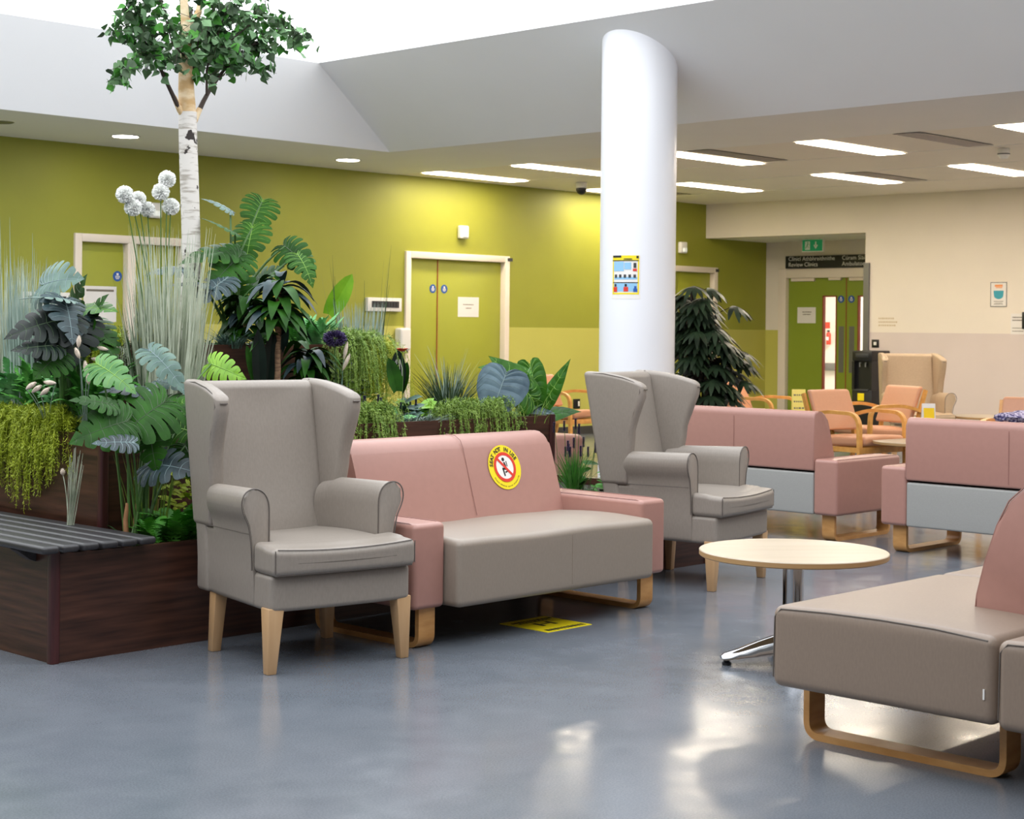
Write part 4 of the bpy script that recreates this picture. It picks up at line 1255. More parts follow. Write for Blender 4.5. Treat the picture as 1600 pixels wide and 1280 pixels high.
def bigleaf_plant(name, label, cat, base, leaves, kind='monstera', stem='g_stem', sr=.008, spread=.03):
    """leaves: (px, py, b, L, W, phi, dep, facing, mat[, droop])  px,py = leaf centre"""
    t = thing(name, label, cat, tuple(base))
    B = Vector(base)
    sm = nb()
    for lf in leaves:
        px, py, b, L, W, phi, dep, face, m = lf[:9]; droop = lf[9] if len(lf) > 9 else .12
        c = on_b(px, py, b) - B
        d = imgdir(phi, dep)
        face = face * .72 if face < .8 else face
        n = (-FWD * face + UP * (1 - abs(face)) + RGT * rnd.uniform(-.35, .35))
        o = c - d * L * .42
        bm = nb()
        if kind == 'monstera': heartleaf(bm, o, d, n, L * 1.0, W * 1.15, droop * 1.2, lobes=9, fold=.12, curl=.35)
        elif kind == 'alocasia': heartleaf(bm, o, d, n, L, W, droop, fold=.08, quilt=.02, curl=.3)
        fin('leaf', bm, [M[m], M[{'slate2': 'v_blue', 'g_slate': 'v_blue', 'g_blue': 'v_blue', 'g_deep': 'v_dark', 'g_dark': 'v_dark'}.get(m, 'v_green')]], t, smooth=70)
        r0 = Vector((rnd.uniform(-spread, spread), rnd.uniform(-spread, spread), 0))
        mid = (r0 + o) / 2 + Vector((0, 0, .12 * (o - r0).length)) - (o - r0) * .0
        mid = Vector((r0.x * .6 + o.x * .4, r0.y * .6 + o.y * .4, max(r0.z, o.z * .75)))
        tube(sm, bez(r0, mid, o), [sr * (1 - .45 * k / 8) for k in range(9)], 6)
    fin('stems', sm, M[stem], t, smooth=60)
    return t

def blade(bm, root, vec, h, w, droop, az=None, n=6, mi=0, lean=1.5):
    """ribbon from root; vec = horizontal reach"""
    pts = []
    for k in range(n + 1):
        u = k / n
        pts.append(root + Vector((vec.x * u ** lean, vec.y * u ** lean, h * (u - droop * u * u))))
    az = rnd.uniform(0, PI) if az is None else az
    side = Vector((math.cos(az), math.sin(az), 0))
    prev = None
    for k, p in enumerate(pts):
        ww = w * (1 - (k / n) ** 1.6) * .5 + .0004
        a, b = bm.verts.new(p - side * ww), bm.verts.new(p + side * ww)
        if prev:
            f = bm.faces.new((prev[0], a, b, prev[1])); f.material_index = mi
        prev = (a, b)
    return pts[-1]

def grass(name, label, base, n, h, rad, reach, w, droop, m, hvar=.3, cat='grass', bias=(0, 0), parent=None):
    t = None
    bm = nb()
    for _ in range(n):
        az = rnd.uniform(0, 2 * PI); rr = rad * math.sqrt(rnd.random())
        root = Vector((rr * math.cos(az), rr * math.sin(az), 0))
        a2 = az + rnd.uniform(-.7, .7); hh = h * rnd.uniform(1 - hvar, 1.0)
        rc = reach * rnd.uniform(.2, 1.0)
        blade(bm, root, Vector((math.cos(a2) * rc + bias[0], math.sin(a2) * rc + bias[1], 0)), hh, w * rnd.uniform(.7, 1.2), droop * rnd.uniform(.4, 1.2))
    o = fin(name, bm, M[m], parent, smooth=60, loc=tuple(base) if not parent else None)
    if not parent: tag(o, label, cat)
    return o

def frond(bm, root, vec, h, L_p, droop, n=14, mi=0):
    pts = []
    K = n
    for k in range(K + 1):
        u = k / K
        pts.append(root + Vector((vec.x * u, vec.y * u, h * (u * 1.0 - droop * u * u))))
    for k in range(1, K):
        p = pts[k]; d = (pts[k + 1] - pts[k - 1]).normalized(); s = d.cross(UP)
        if s.length < .05: s = Vector((1, 0, 0))
        s.normalize(); l = L_p * math.sin(PI * (k / K * .85 + .12)) ; w = (pts[1] - pts[0]).length * .42
        for sg in (-1, 1):
            e = p + s * sg * l + d * l * .45 - UP * l * .2
            f = bm.faces.new([bm.verts.new(q) for q in (p - d * w, p + d * w, e + d * w * .3, e - d * w * .3)]); f.material_index = mi
    for a, b in zip(pts, pts[1:]):
        s = (b - a).cross(UP)
        s = s.normalized() * .0015 if s.length > 1e-5 else Vector((.0015, 0, 0))
        f = bm.faces.new([bm.verts.new(q) for q in (a - s, a + s, b + s, b - s)]); f.material_index = mi

def fern(name, label, base, n, r, h, m, lp=.035, droop=.8, rad=.05, cat='fern', squash=1.0, az0=0, az1=2 * PI):
    bm = nb()
    for _ in range(n):
        az = rnd.uniform(az0, az1); rc = r * rnd.uniform(.45, 1.0)
        root = Vector((rnd.uniform(-rad, rad), rnd.uniform(-rad, rad) * squash, 0))
        frond(bm, root, Vector((math.cos(az) * rc, math.sin(az) * rc * squash, 0)), h * rnd.uniform(.6, 1.15), lp, droop * rnd.uniform(.7, 1.1))
    return tag(fin(name, bm, M[m], smooth=0, loc=tuple(base)), label, cat)

def trailing(name, label, base, n, width, drop, m, out=.12, lift=.05, leafl=.016, along=(1, 0), cat='trailing plant', dens=26):
    """strands arching forward and hanging down; along = direction of the rim"""
    bm = nb(); al = Vector((along[0], along[1], 0)).normalized(); fw = Vector((al.y, -al.x, 0))
    n = int(n * 1.25)
    for _ in range(n):
        x = rnd.uniform(-width, width) * .42; ph = rnd.uniform(-1.25, 1.25); o_ = out * rnd.uniform(.35, 1.25); dr = drop * rnd.uniform(.25, 1.0) * (1 - .35 * abs(ph) / 1.25); lf = lift * rnd.uniform(.4, 1.5)
        fan = (fw * math.cos(ph) + al * math.sin(ph))
        p0 = al * x + fw * rnd.uniform(-.10, .0); sx = rnd.uniform(-.04, .04)
        K = dens; prev = None
        for k in range(K + 1):
            u = k / K
            p = p0 + al * sx * u + fan * (o_ * (1 - (1 - u) ** 2.2)) + UP * (lf * math.sin(PI * min(1, u * 1.4)) - dr * u ** 1.7)
            p += Vector((rnd.uniform(-1, 1), rnd.uniform(-1, 1), rnd.uniform(-1, 1))) * .002
            if prev is not None:
                dd = (p - prev).normalized(); ll = leafl * (1.1 - .5 * u)
                for _q in range(4):
                    dv = (dd * .7 + Vector((rnd.uniform(-1, 1), rnd.uniform(-1, 1), rnd.uniform(-.8, .8)))).normalized() * ll * rnd.uniform(.7, 1.3)
                    s = dv.cross(Vector((rnd.uniform(-1, 1), rnd.uniform(-1, 1), 1))).normalized() * .0016
                    pq = prev.lerp(p, rnd.random())
                    bm.faces.new([bm.verts.new(q) for q in (pq - s * .6, pq + dv * .6 + s, pq + dv, pq + dv * .6 - s)])
                s = al * .0012
                bm.faces.new([bm.verts.new(q) for q in (prev - s, prev + s, p + s, p - s)])
            prev = p
    return tag(fin(name, bm, M[m], smooth=0, loc=tuple(base)), label, cat)

def leafy(name, label, base, n, r, h, leafl, leafw, m, cat='plant', flat=.5):
    """low mound of oval leaves"""
    bm = nb()
    for _ in range(n):
        az = rnd.uniform(0, 2 * PI); el = rnd.uniform(.1, 1.3); rr = r * rnd.uniform(.3, 1)
        c = Vector((math.cos(az) * math.cos(el) * rr, math.sin(az) * math.cos(el) * rr, math.sin(el) * h * rnd.uniform(.5, 1)))
        d = Vector((math.cos(az), math.sin(az), rnd.uniform(-.2, .9))).normalized()
        leafblade(bm, c, d, Vector((rnd.uniform(-.3, .3), rnd.uniform(-.3, .3), 1)) - FWD * flat, leafl * rnd.uniform(.7, 1.2), leafw, .2, nseg=4, sweep=(-.1, .1))
    return tag(fin(name, bm, M[m], smooth=60, loc=tuple(base)), label, cat)

def fluffball(bm, c, ax, L, r, n=260, mi=0):
    """soft spike (bunny tail) as an ellipsoid core with hairs"""
    ax = ax.normalized(); u = ax.cross(Vector((.3, .2, .9))).normalized(); w = ax.cross(u)
    K = 8; rings = []
    for k in range(K + 1):
        t = k / K; rr = r * math.sin(PI * (t * .94 + .03)) ** .7
        rings.append([bm.verts.new(c + ax * L * (t - .5) + (u * math.cos(q * PI / 4) + w * math.sin(q * PI / 4)) * rr) for q in range(8)])
    for a, b in zip(rings, rings[1:]):
        for q in range(8): bm.faces.new((a[q], a[(q + 1) % 8], b[(q + 1) % 8], b[q]))
    for _ in range(n):
        t = rnd.random(); an = rnd.uniform(0, 2 * PI); rr = r * math.sin(PI * t) ** .7
        v = (u * math.cos(an) + w * math.sin(an)); p = c + ax * L * (t - .5) + v * rr * .9
        q = p + (v + ax * .9).normalized() * r * .55; s = ax.cross(v) * .0008
        bm.faces.new([bm.verts.new(x) for x in (p - s, p + s, q)])

# --- pompom allium plant in front of the tree
b0 = Vector((1.02, .72, .80))
t = thing('allium_plant', 'tall silver grass clump with seven white pompom flowers left of the birch trunk', 'plant', tuple(b0))
grassobj = grass('foliage', None, b0, 520, 1.0, .14, .11, .010, .02, 'g_straw', parent=t, hvar=.6)
grass('foliage', None, b0, 60, .95, .09, .15, .006, .05, 'g_straw', parent=t, hvar=.35)
heads = [(195, 304), (216, 311), (208, 324), (230, 327), (251, 300), (261, 280), (267, 323)]
sm = nb()
for i, (px, py) in enumerate(heads):
    c = on_b(px, py, .72 + (.03 if i in (1, 3) else 0)) - b0
    r0 = Vector((rnd.uniform(-.05, .05), rnd.uniform(-.03, .03), 0))
    tube(sm, bez(r0, Vector((r0.x * .5 + c.x * .5, r0.y * .5 + c.y * .5, c.z * .62)), c), .0028, 6)
    bm = nb(); rr = .036 if i not in (1, 3) else .032
    for _ in range(1500):
        z = rnd.uniform(-1, 1); a = rnd.uniform(0, 2 * PI); q = math.sqrt(1 - z * z); v = Vector((q * math.cos(a), q * math.sin(a), z))
        s = v.cross(Vector((rnd.uniform(-1, 1), rnd.uniform(-1, 1), rnd.uniform(-1, 1)))).normalized() * .0026
        e = v * rr * rnd.uniform(.85, 1.18); bm.faces.new([bm.verts.new(c + x) for x in (v * rr * .3, e - s, e + s)])
    bmesh.ops.create_icosphere(bm, subdivisions=2, radius=rr * .66, matrix=Matrix.Translation(c))
    fin('pompom_flower', bm, M['pom'], t, smooth=0)
fin('stems', sm, M['g_stem'], t)
grass('grass_clump', 'upright olive green stalks just left of the silver grass below the pompoms', (.93, .78, .80), 46, .75, .05, .13, .006, .03, 'g_tuft', hvar=.3)

# --- far left tall grass
for k, (px, lab) in enumerate(((14, 'tall grey green grass at the far left picture edge'), (50, 'tall grey green grass between the left edge and the dark monstera'))):
    q = on_a(px, 620, .72); q.z = .80
    grass('tall_grass', lab, q, 260, .85, .11, .06, .010, .02, 'g_silver' if k else 'g_straw', hvar=.45)
    grass('tall_grass', lab.replace('tall grey green grass', 'few longest blades of the grass'), q, 9, 1.08 if k == 0 else .98, .07, .04, .009, .02, 'g_silver', hvar=.2)

# --- dark monstera, left
q = on_b(103, 600, .85); base = Vector((q.x, q.y, .79))
bigleaf_plant('monstera', 'dark glossy monstera at upper left with a pale blue-green top leaf', 'monstera', base, [
    (88, 436, .85, .20, .26, 20, .5, .75, 'g_blue', .25), (75, 462, .82, .20, .24, 165, .5, .25, 'g_blue', .2), (140, 478, .78, .24, .24, 12, .5, .5, 'g_mid', .2),
    (60, 505, .80, .26, .24, 190, .5, .7, 'g_deep', .2), (110, 495, .70, .24, .22, 300, .8, .1, 'g_slate', .15), (150, 510, .80, .24, .24, -20, .6, .5, 'g_dark', .2),
    (80, 520, .75, .24, .24, 235, .7, .6, 'g_deep', .2), (115, 470, .9, .22, .22, 80, .4, .5, 'g_dark', .2), (75, 568, .72, .16, .18, 225, .4, .8, 'g_dark'),
    (118, 525, .72, .24, .24, 280, .6, .6, 'g_deep', .2), (165, 535, .72, .18, .18, -40, .5, .5, 'g_dark', .2), (60, 540, .75, .20, .18, 180, .3, .5, 'g_deep'), (140, 495, .8, .24, .24, 60, .4, .6, 'g_dark'), (95, 540, .8, .24, .22, 250, .3, .7, 'g_deep')], sr=.012)

# --- front monstera in the low bed
q = on_b(215, 838, .22); base = Vector((q.x, q.y, .38))
bigleaf_plant('monstera', 'large monstera in the low bed between the bench and the nearest armchair', 'monstera', base, [
    (178, 583, .28, .20, .16, -25, .3, .55, 'g_mintleaf', .25), (262, 570, .28, .24, .15, -35, .3, .5, 'g_blue', .3), (352, 577, .40, .17, .13, -18, .2, .8, 'g_bright', .2),
    (215, 655, .15, .30, .28, 215, .5, .75, 'g_dark', .2), (160, 668, .18, .24, .24, 195, .5, .7, 'g_dark', .2), (275, 625, .2, .26, .20, 15, .4, .45, 'g_dark', .3),
    (262, 725, .06, .24, .20, 5, .5, .65, 'g_slate', .25), (180, 690, .06, .16, .12, 175, .4, .5, 'g_slate', .1), (305, 675, .25, .22, .22, -10, .4, .7, 'g_mid', .2),
    (200, 605, .3, .20, .16, 170, .3, .3, 'g_slate', .2), (235, 690, .12, .22, .20, -80, .5, .6, 'g_dark', .2), (300, 720, .2, .18, .18, -60, .4, .6, 'g_dark', .2),
    (255, 655, .22, .24, .22, 60, .5, .6, 'g_mid', .2), (275, 600, .3, .17, .10, -8, .2, .3, 'g_blue', .2), (150, 625, .25, .18, .14, 160, .4, .4, 'g_dark', .2)], sr=.007, spread=.05)
q = on_b(197, 835, .20)
for px in (197, 213, 243):
    q = on_b(px, 835, .20 if px < 240 else .26); 
    tag(fin('sheathed_stalk', tube(nb(), [(0, 0, 0), (.002, 0, .06), (-.002, .003, .13), (.006, .0, .20)], [.014, .012, .010, .008], 10), M['stemtan'], loc=(q.x, q.y, .375)),
        {197: 'short tan sheathed stalk in the low bed, leftmost', 213: 'short tan sheathed stalk in the low bed, in the middle', 243: 'short tan sheathed stalk in the low bed, nearest the armchair'}[px], 'plant stalk', 'sheathed stalks in the low bed')
q = on_b(235, 838, .27); grass('grass_clump', 'thin green stalks rising behind the sheathed stalks in the low bed', (q.x, q.y, .38), 60, .42, .09, .09, .005, .05, 'g_trail', hvar=.3)
q = on_b(283, 838, .14); fern('fern', 'bright green sword fern in the low bed next to the nearest armchair', (q.x, q.y, .40), 46, .22, .26, 'g_sword', lp=.035, droop=.55)
q = on_b(250, 842, .12); fern('fern', 'bright green sword fern in the low bed beside the bench end', (q.x, q.y, .40), 22, .14, .22, 'g_sword', lp=.03, droop=.5)
q = on_b(300, 780, .30); leafy('ground_cover', 'yellow green leafy shrub behind the nearest armchair arm', (q.x, q.y, .40), 240, .16, .34, .035, .02, 'g_lime', cat='shrub')
q = on_b(320, 680, .55); leafy('ground_cover', 'dense dark green leaves beside the nearest armchair wing', (q.x, q.y, .78), 70, .16, .18, .11, .08, 'g_dark', cat='shrub')

# --- trailing curtain at left and ferns on the second tier
for px, dr, lab, mm in ((12, .36, 'yellow green trailing plant hanging at the far left over the bench', 'g_lime'), (48, .42, 'longest yellow green trailing plant above the slatted bench', 'g_lime'), (82, .30, 'short yellow green trailing plant by the second tier corner', 'g_lime')):
    q = on_b(px, 625, .42)
    q = Vector((.49, 1.31 - px * .0054, .85))
    trailing('trailing_plant', lab, q, 80, .20, dr, mm, out=.09, lift=.08, along=(0, -1), leafl=.026)
for px, py, lab, mm in ((20, 622, 'mint green fern mound at the far left above the trailing plants', 'g_mint'), (70, 618, 'green fern mound behind the cream bunny tails', 'g_fern'), (118, 612, 'mint green fern mound under the dark monstera', 'g_mint'), (150, 630, 'small green fern beside the second tier corner', 'g_fern')):
    q = on_a(px, py + 30, .66); fern('fern', lab, (q.x, q.y, .84), 70, .20, .52, mm, lp=.032, droop=.62)
q = on_b(128, 700, .40)
# bunny tails
def bunny(label, base, heads, m='g_straw', L=.05, r=.010, stems=12):
    t = thing('bunny_tail_grass', label, 'ornamental grass', tuple(base)); B = Vector(base); sm = nb()
    for (px, py, b, phi, *rest) in heads:
        c = on_b(px, py, b) - B; ax = imgdir(phi, .1); LL = rest[0] if rest else L
        bm = nb(); fluffball(bm, c, ax, LL, r); fin('flower_head', bm, M['fluff'], t, smooth=60)
        tube(sm, bez(Vector((rnd.uniform(-.01, .01), rnd.uniform(-.01, .01), 0)), Vector((c.x * .4, c.y * .4, c.z * .6)), c - ax * LL * .5), .002, 5)
    fin('stems', sm, M[m], t)
    bm = nb()
    for _ in range(stems):
        a = rnd.uniform(0, 2 * PI); blade(bm, Vector((0, 0, 0)), Vector((math.cos(a) * .05, math.sin(a) * .05, 0)), rnd.uniform(.12, .3), .005, .1)
    fin('blades', bm, M[m], t, smooth=0)
    return t
q = on_a(133, 640, .60); bunny('bunny tail grass with upright cream heads in front of the dark monstera', (q.x, q.y, .80), [(123, 534, .5, 85), (121, 552, .5, 110), (134, 575, .5, 95, .06), (138, 592, .5, 95)], 'g_silver', stems=26)
q = on_a(75, 640, .60); bunny('bunny tail grass with three flopped cream heads at left', (q.x, q.y, .80), [(48, 603, .52, 35), (57, 608, .52, 38), (70, 612, .52, 40), (78, 598, .52, 175)], 'g_silver')
q = on_a(158, 620, .8); bunny('bunny tail grass with two cream heads pointing right of the dark monstera', (q.x, q.y, .80), [(160, 545, .7, 170), (152, 562, .7, 170)], 'g_silver')
q = Vector((.36, .47, .47)); t = bunny('dry pale grass bundle leaning on the second tier above the bench', (q.x, q.y, .468), [(98, 738, .50, 95, .03)], 'g_straw', stems=0)
bm = nb()
for _ in range(26):
    a = rnd.uniform(-1, 1); e = on_b(119 + a * 13, 712 - rnd.uniform(-14, 18) + abs(a) * 12, .44 + rnd.uniform(-.02, .02)) - q
    tube(bm, [Vector((a * .012, rnd.uniform(-.008, .008), 0)), e * .5 + Vector((rnd.uniform(-.008, .008), 0, -.01)), e], [.0022, .0018, .0006], 4)
fin('dry_blades', bm, M['g_straw'], t)
q = on_b(205, 560, 1.0); trailing('trailing_plant', 'yellow green feathery plant spilling left of the silver grass', (.93, 1.15, 1.22), 60, .30, .16, 'g_lime', out=.10, lift=.07, along=(0, -1), leafl=.022)
q = on_b(190, 505, 1.3); fern('fern', 'dark green palm-like fern behind the yellow green feathery plant', (1.05, 1.35, 1.2), 22, .20, .14, 'g_fern', lp=.03, droop=.6)
trailing('trailing_plant', 'silvery strands hanging on the third tier face below the feathery plant', (.93, .98, 1.20), 26, .14, .34, 'g_straw', out=.05, lift=.02, along=(0, -1), leafl=.008)

# --- upper monstera on the third tier
base = Vector((1.72, 1.2, 1.18))
bigleaf_plant('monstera', 'tallest monstera right of the birch trunk, top of the planter', 'monstera', base, [
    (400, 338, 1.2, .20, .19, 250, .3, .85, 'g_mid', .1), (388, 382, 1.15, .22, .20, 260, .4, .8, 'g_mid', .15), (343, 318, 1.25, .16, .10, 145, .2, .3, 'g_blue', .2),
    (346, 352, 1.15, .19, .12, 150, .3, .3, 'g_dark', .1), (330, 392, 1.1, .28, .24, 185, .5, .6, 'g_dark', .2), (352, 420, 1.0, .24, .22, 225, .5, .6, 'g_dark', .2),
    (465, 400, 1.05, .22, .18, -35, .4, .7, 'g_dark', .3), (478, 415, 1.0, .18, .16, -50, .4, .7, 'g_mid', .3), (350, 412, 1.2, .16, .16, 120, .3, .6, 'g_bright', .1),
    (300, 440, 1.1, .24, .18, 170, .5, .4, 'g_slate', .2), (330, 450, 1.0, .22, .20, 215, .5, .6, 'g_slate', .2), (410, 430, 1.2, .20, .20, 40, .3, .6, 'g_dark', .2),
    (265, 420, 1.15, .20, .16, 175, .5, .4, 'g_slate', .2), (370, 455, 1.15, .22, .20, -70, .4, .7, 'g_dark', .2)], sr=.010, spread=.08)

# --- dracaena with dark strap leaves
def straps(name, label, base, tops, m='g_dark', trunk='brownstem', tr=.015, cat='dracaena'):
    t = thing(name, label, cat, tuple(base)); B = Vector(base); sm = nb(); fb = nb(); fb2 = nb()
    for (px, py, b, n, L, w) in tops:
        c = on_b(px, py, b) - B
        tube(sm, bez(Vector((0, 0, 0)), Vector((c.x * .3, c.y * .3, c.z * .6)), c), [tr * (1 + .12 * ((k % 2) * 2 - 1)) * (1 - .02 * k) for k in range(9)], 10)
        for i in range(n):
            az = 2 * PI * i / n * 2.4 + rnd.uniform(-.2, .2); el = rnd.uniform(.1, 1.2); l = L * rnd.uniform(.7, 1.1)
            d = Vector((math.cos(az), math.sin(az), 0)); pts = []
            z0 = rnd.uniform(-.12, .03)
            for k in range(9):
                u = k / 8; pts.append(c + Vector((0, 0, z0)) + d * l * (u * .8) + UP * l * (math.sin(el) * u - (.55 + .5 * el) * u * u))
            s = d.cross(UP); bmx = fb if rnd.random() < .7 else fb2; prev = None
            for k, p in enumerate(pts):
                ww = w * .5 * math.sin(PI * min(1, (k / 8) * .86 + .12)) ** .8 if k < 8 else .001
                a, m0, e = bmx.verts.new(p - s * ww + UP * ww * .3), bmx.verts.new(p), bmx.verts.new(p + s * ww + UP * ww * .3)
                if prev: bmx.faces.new((prev[0], a, m0, prev[1])); bmx.faces.new((prev[1], m0, e, prev[2]))
                prev = (a, m0, e)
    fin('foliage', fb, M[m], t, smooth=60); fin('foliage', fb2, M['g_slate'], t, smooth=60)
    fin('trunk', sm, M[trunk], t, smooth=60); return t
q = on_b(433, 640, .70); straps('dracaena', 'dracaena with ringed brown stem and dark strap leaves above the nearest armchair', (q.x, q.y, .79), [(434, 490, .70, 34, .25, .065), (436, 440, .72, 24, .24, .06)])
q = on_b(490, 600, .75); straps('dracaena', 'low grey green strap-leaved dracaena right of the ringed stem', (q.x, q.y, .79), [(480, 555, .75, 44, .22, .05)], m='g_dark', tr=.008)
q = on_b(380, 560, 1.0); straps('dracaena', 'strap-leaved plant with dark drooping leaves behind the nearest armchair', (q.x, q.y, 1.17), [(385, 480, 1.05, 44, .22, .06)], m='g_dark', tr=.010)
# broad dark upright leaves
def upright(name, label, base, lv, cat='plant'):
    t = thing(name, label, cat, tuple(base)); B = Vector(base)
    for px, py, b, L, W, phi, m in lv:
        c = on_b(px, py, b) - B; d = imgdir(phi, .1); bm = nb(); leafblade(bm, c - d * L * .5, d, -FWD + RGT * .2, L, W, .03, nseg=8, sweep=(-.05, .1), fold=.25)
        fin('leaf', bm, M[m], t, smooth=70)
    return t
q = on_b(410, 600, .68); upright('sansevieria', 'broad dark green upright leaves left of the ringed dracaena stem', (q.x, q.y, .79), [(405, 562, .68, .26, .07, 92, 'g_deep'), (422, 560, .72, .26, .07, 84, 'g_deep'), (395, 575, .72, .2, .05, 105, 'g_dark')])
q = on_b(362, 545, .98); grass('grass_clump', 'blue green spiky tuft on the third tier beside the silver grass', (q.x, q.y, 1.2), 170, .16, .05, .15, .006, .7, 'g_blue', hvar=.4)
q = on_b(395, 545, 1.0); leafy('ground_cover', 'small variegated green leaves on the third tier rim', (q.x, q.y, 1.2), 40, .12, .09, .08, .05, 'g_mid', cat='plant')
# --- middle right: fern, blue grass, purple ball, bright leaf
q = on_b(490, 545, 1.25); fern('fern', 'bright green fern between the dracaena and the blue grass', (q.x, q.y, 1.18), 60, .19, .26, 'g_mint', lp=.028, droop=.35, rad=.06)
q = on_b(470, 545, 1.3); fern('fern', 'mid green fern behind the dracaena leaves', (q.x, q.y, 1.18), 34, .16, .24, 'g_fern', lp=.028, droop=.35, rad=.05)
q = on_b(528, 545, 1.35); upright('bright_leaf_plant', 'single bright lime leaf behind the blue grass', (q.x, q.y, 1.17), [(531, 462, 1.3, .24, .11, 60, 'g_bright')])
q = on_b(560, 545, 1.2)
grass('tall_grass', 'blue grey reed grass right of the fern against the green wall', (q.x, q.y, .95), 260, .52, .11, .05, .010, .02, 'g_silver', hvar=.35)
grass('tall_grass', 'few longest blue grey reeds before the green wall', (q.x, q.y, .95), 12, .83, .13, .12, .007, .02, 'g_tuft', hvar=.3)
q = on_b(523, 529, .66); bm = nb()
for _ in range(1400):
    z = rnd.uniform(-1, 1); a = rnd.uniform(0, 2 * PI); k = math.sqrt(1 - z * z); v = Vector((k * math.cos(a), k * math.sin(a), z * .7))
    s = v.cross(Vector((rnd.uniform(-1, 1), rnd.uniform(-1, 1), rnd.uniform(-1, 1)))).normalized() * .0022; e = v * .062 * rnd.uniform(.7, 1.05)
    bm.faces.new([bm.verts.new(x) for x in (v * .02, e - s, e + s)])
t = thing('allium_plant', 'dark purple ball shaped flower head right of the dracaena', 'flower', (q.x, q.y, q.z)); fin('flower_head', bm, M['dpurple'], t, smooth=0)
fin('stem', tube(nb(), [(0, 0, -.02), (0.01, 0, -.2), (0, 0, .80 - q.z)], .004, 6), M['g_stem'], t)
# trailing bush at the right end of the upper tiers
for px, py, b, w, dr, lab, mm in ((555, 535, .80, .34, .34, 'bushy green trailing plant right of the cream bunny tails', 'g_trail'), (580, 550, .85, .17, .36, 'bushy trailing plant nearest the olive double door', 'g_lime')):
    q = on_b(px, py, b); trailing('trailing_plant', lab, (q.x, q.y, q.z), 90, w, dr, mm, out=.16, lift=.06, leafl=.022)
    leafy('ground_cover', 'green leafy core under the ' + lab.split(' nearest')[0].split(' right')[0] + (' nearest the door' if px > 580 else ' by the bunny tails'), (q.x, q.y + .06, .80), 160, .13, max(.1, q.z - .84), .05, .03, mm, cat='shrub')
q = on_b(530, 640, .62); bunny('bunny tail grass with two long grey heads behind the sofa back corner', (q.x, q.y, .80), [(540, 548, .62, 78, .09), (541, 566, .60, 66, .09)], 'g_blue', r=.010, stems=20)
# hosta leaf, poppy
q = on_b(622, 640, .7)
t = thing('variegated_leaf_plant', 'pointed dark green leaf with white stripes in front of the olive door', 'plant', (q.x, q.y, .80)); B = Vector((q.x, q.y, .80))
for k, (px, dx) in enumerate(((622, 0), (614, -.02), (632, .02))):
    c = on_b(px, 580 + (k > 0) * 6, .7) - B; bm = nb(); d = imgdir(90 + (0, 14, -12)[k], .05)
    leafblade(bm, c - d * .085, d, -FWD + RGT * (.0, .6, -.6)[k], .18 - .02 * k, .085, .02, nseg=8, sweep=(-.08, .14), fold=.4)
    lf = fin('leaf', bm, M['g_deep'] if k == 0 else M['g_dark'], t, smooth=70)
    bm = nb()
    for u in (-.45, -.2, .2, .45):
        pts = [c - d * .085 + d * .17 * s_ + RGT * (u * .085 * .5 * math.sin(PI * min(1, s_ * .9 + .1)) * 1.2) - FWD * .012 for s_ in (.1, .35, .6, .85)]
        tube(bm, pts, .0014, 4)
    if k == 0: fin('white_stripes', bm, M['paper'], lf)
q = on_b(628, 549, .56); t = thing('poppy', 'single red poppy in front of the white sanitiser dispenser', 'flower', (q.x, q.y, q.z))
bm = nb()
for k in range(5):
    a = k * 2 * PI / 5; leafblade(bm, Vector((0, 0, 0)), Vector((math.cos(a), math.sin(a), .55)), Vector((0, 0, 1)), .040, .044, .1, nseg=4, sweep=(0, 0))
fin('petals', bm, M['poppy'], t, smooth=60)
bm = nb(); bmesh.ops.create_icosphere(bm, subdivisions=2, radius=.007, matrix=Matrix.Translation((0, 0, .008))); fin('flower_centre', bm, M['black'], t)
fin('stem', tube(nb(), [(0, 0, 0), (.01, 0, -.12), (0, 0, .80 - q.z)], .002, 5), M['g_stem'], t)
# grass tuft
q = on_b(700, 650, .75); grass('grass_clump', 'dark green arching grass tuft in front of the olive double door', (q.x, q.y, .80), 260, .40, .06, .20, .007, .25, 'g_tuft', hvar=.55)
grass('grass_clump', 'grey green inner blades of the arching grass tuft', (q.x, q.y, .80), 70, .46, .05, .16, .006, .15, 'g_silver', hvar=.5)
# low plants along the second tier
for px, py, n, r_, h, L, W, mm, lab in ((650, 630, 60, .12, .14, .08, .05, 'g_bright', 'bright green leafy plant left of the arching grass tuft'), (590, 640, 60, .13, .12, .07, .05, 'g_mint', 'pale mint leafy plant at the sofa back corner'),
                                  (628, 622, 30, .08, .14, .10, .05, 'g_blue', 'grey blue leafy plant under the striped leaf'), (762, 645, 40, .12, .08, .07, .05, 'g_mint', 'pale leafy plant right of the arching grass tuft')):
    q = on_b(px, py + 20, .72); leafy('leafy_plant', lab, (q.x, q.y, .79), n, r_, h, L, W, mm)
q = on_b(658, 665, .58); grass('grass_clump', 'low silver blue grass above the second tier rim', (q.x, q.y, .80), 220, .13, .09, .18, .006, .5, 'g_silver', hvar=.4)
q = on_b(625, 660, .60); grass('grass_clump', 'low silver grass next to the lavender spikes', (q.x, q.y, .80), 120, .12, .07, .14, .006, .5, 'g_silver', hvar=.4)
for px, w, lab in ((585, .26, 'trailing green plant just behind the left half of the sofa back'), (720, .34, 'trailing green plant spilling over the second tier rim below the grass tuft'), (775, .2, 'trailing green plant left of the slate blue leaf stem')):
    q = on_b(px, 655, .5); trailing('trailing_plant', lab, (q.x, .50, .84), 110, w, .17, 'g_trail', out=.12, lift=.08, leafl=.018)
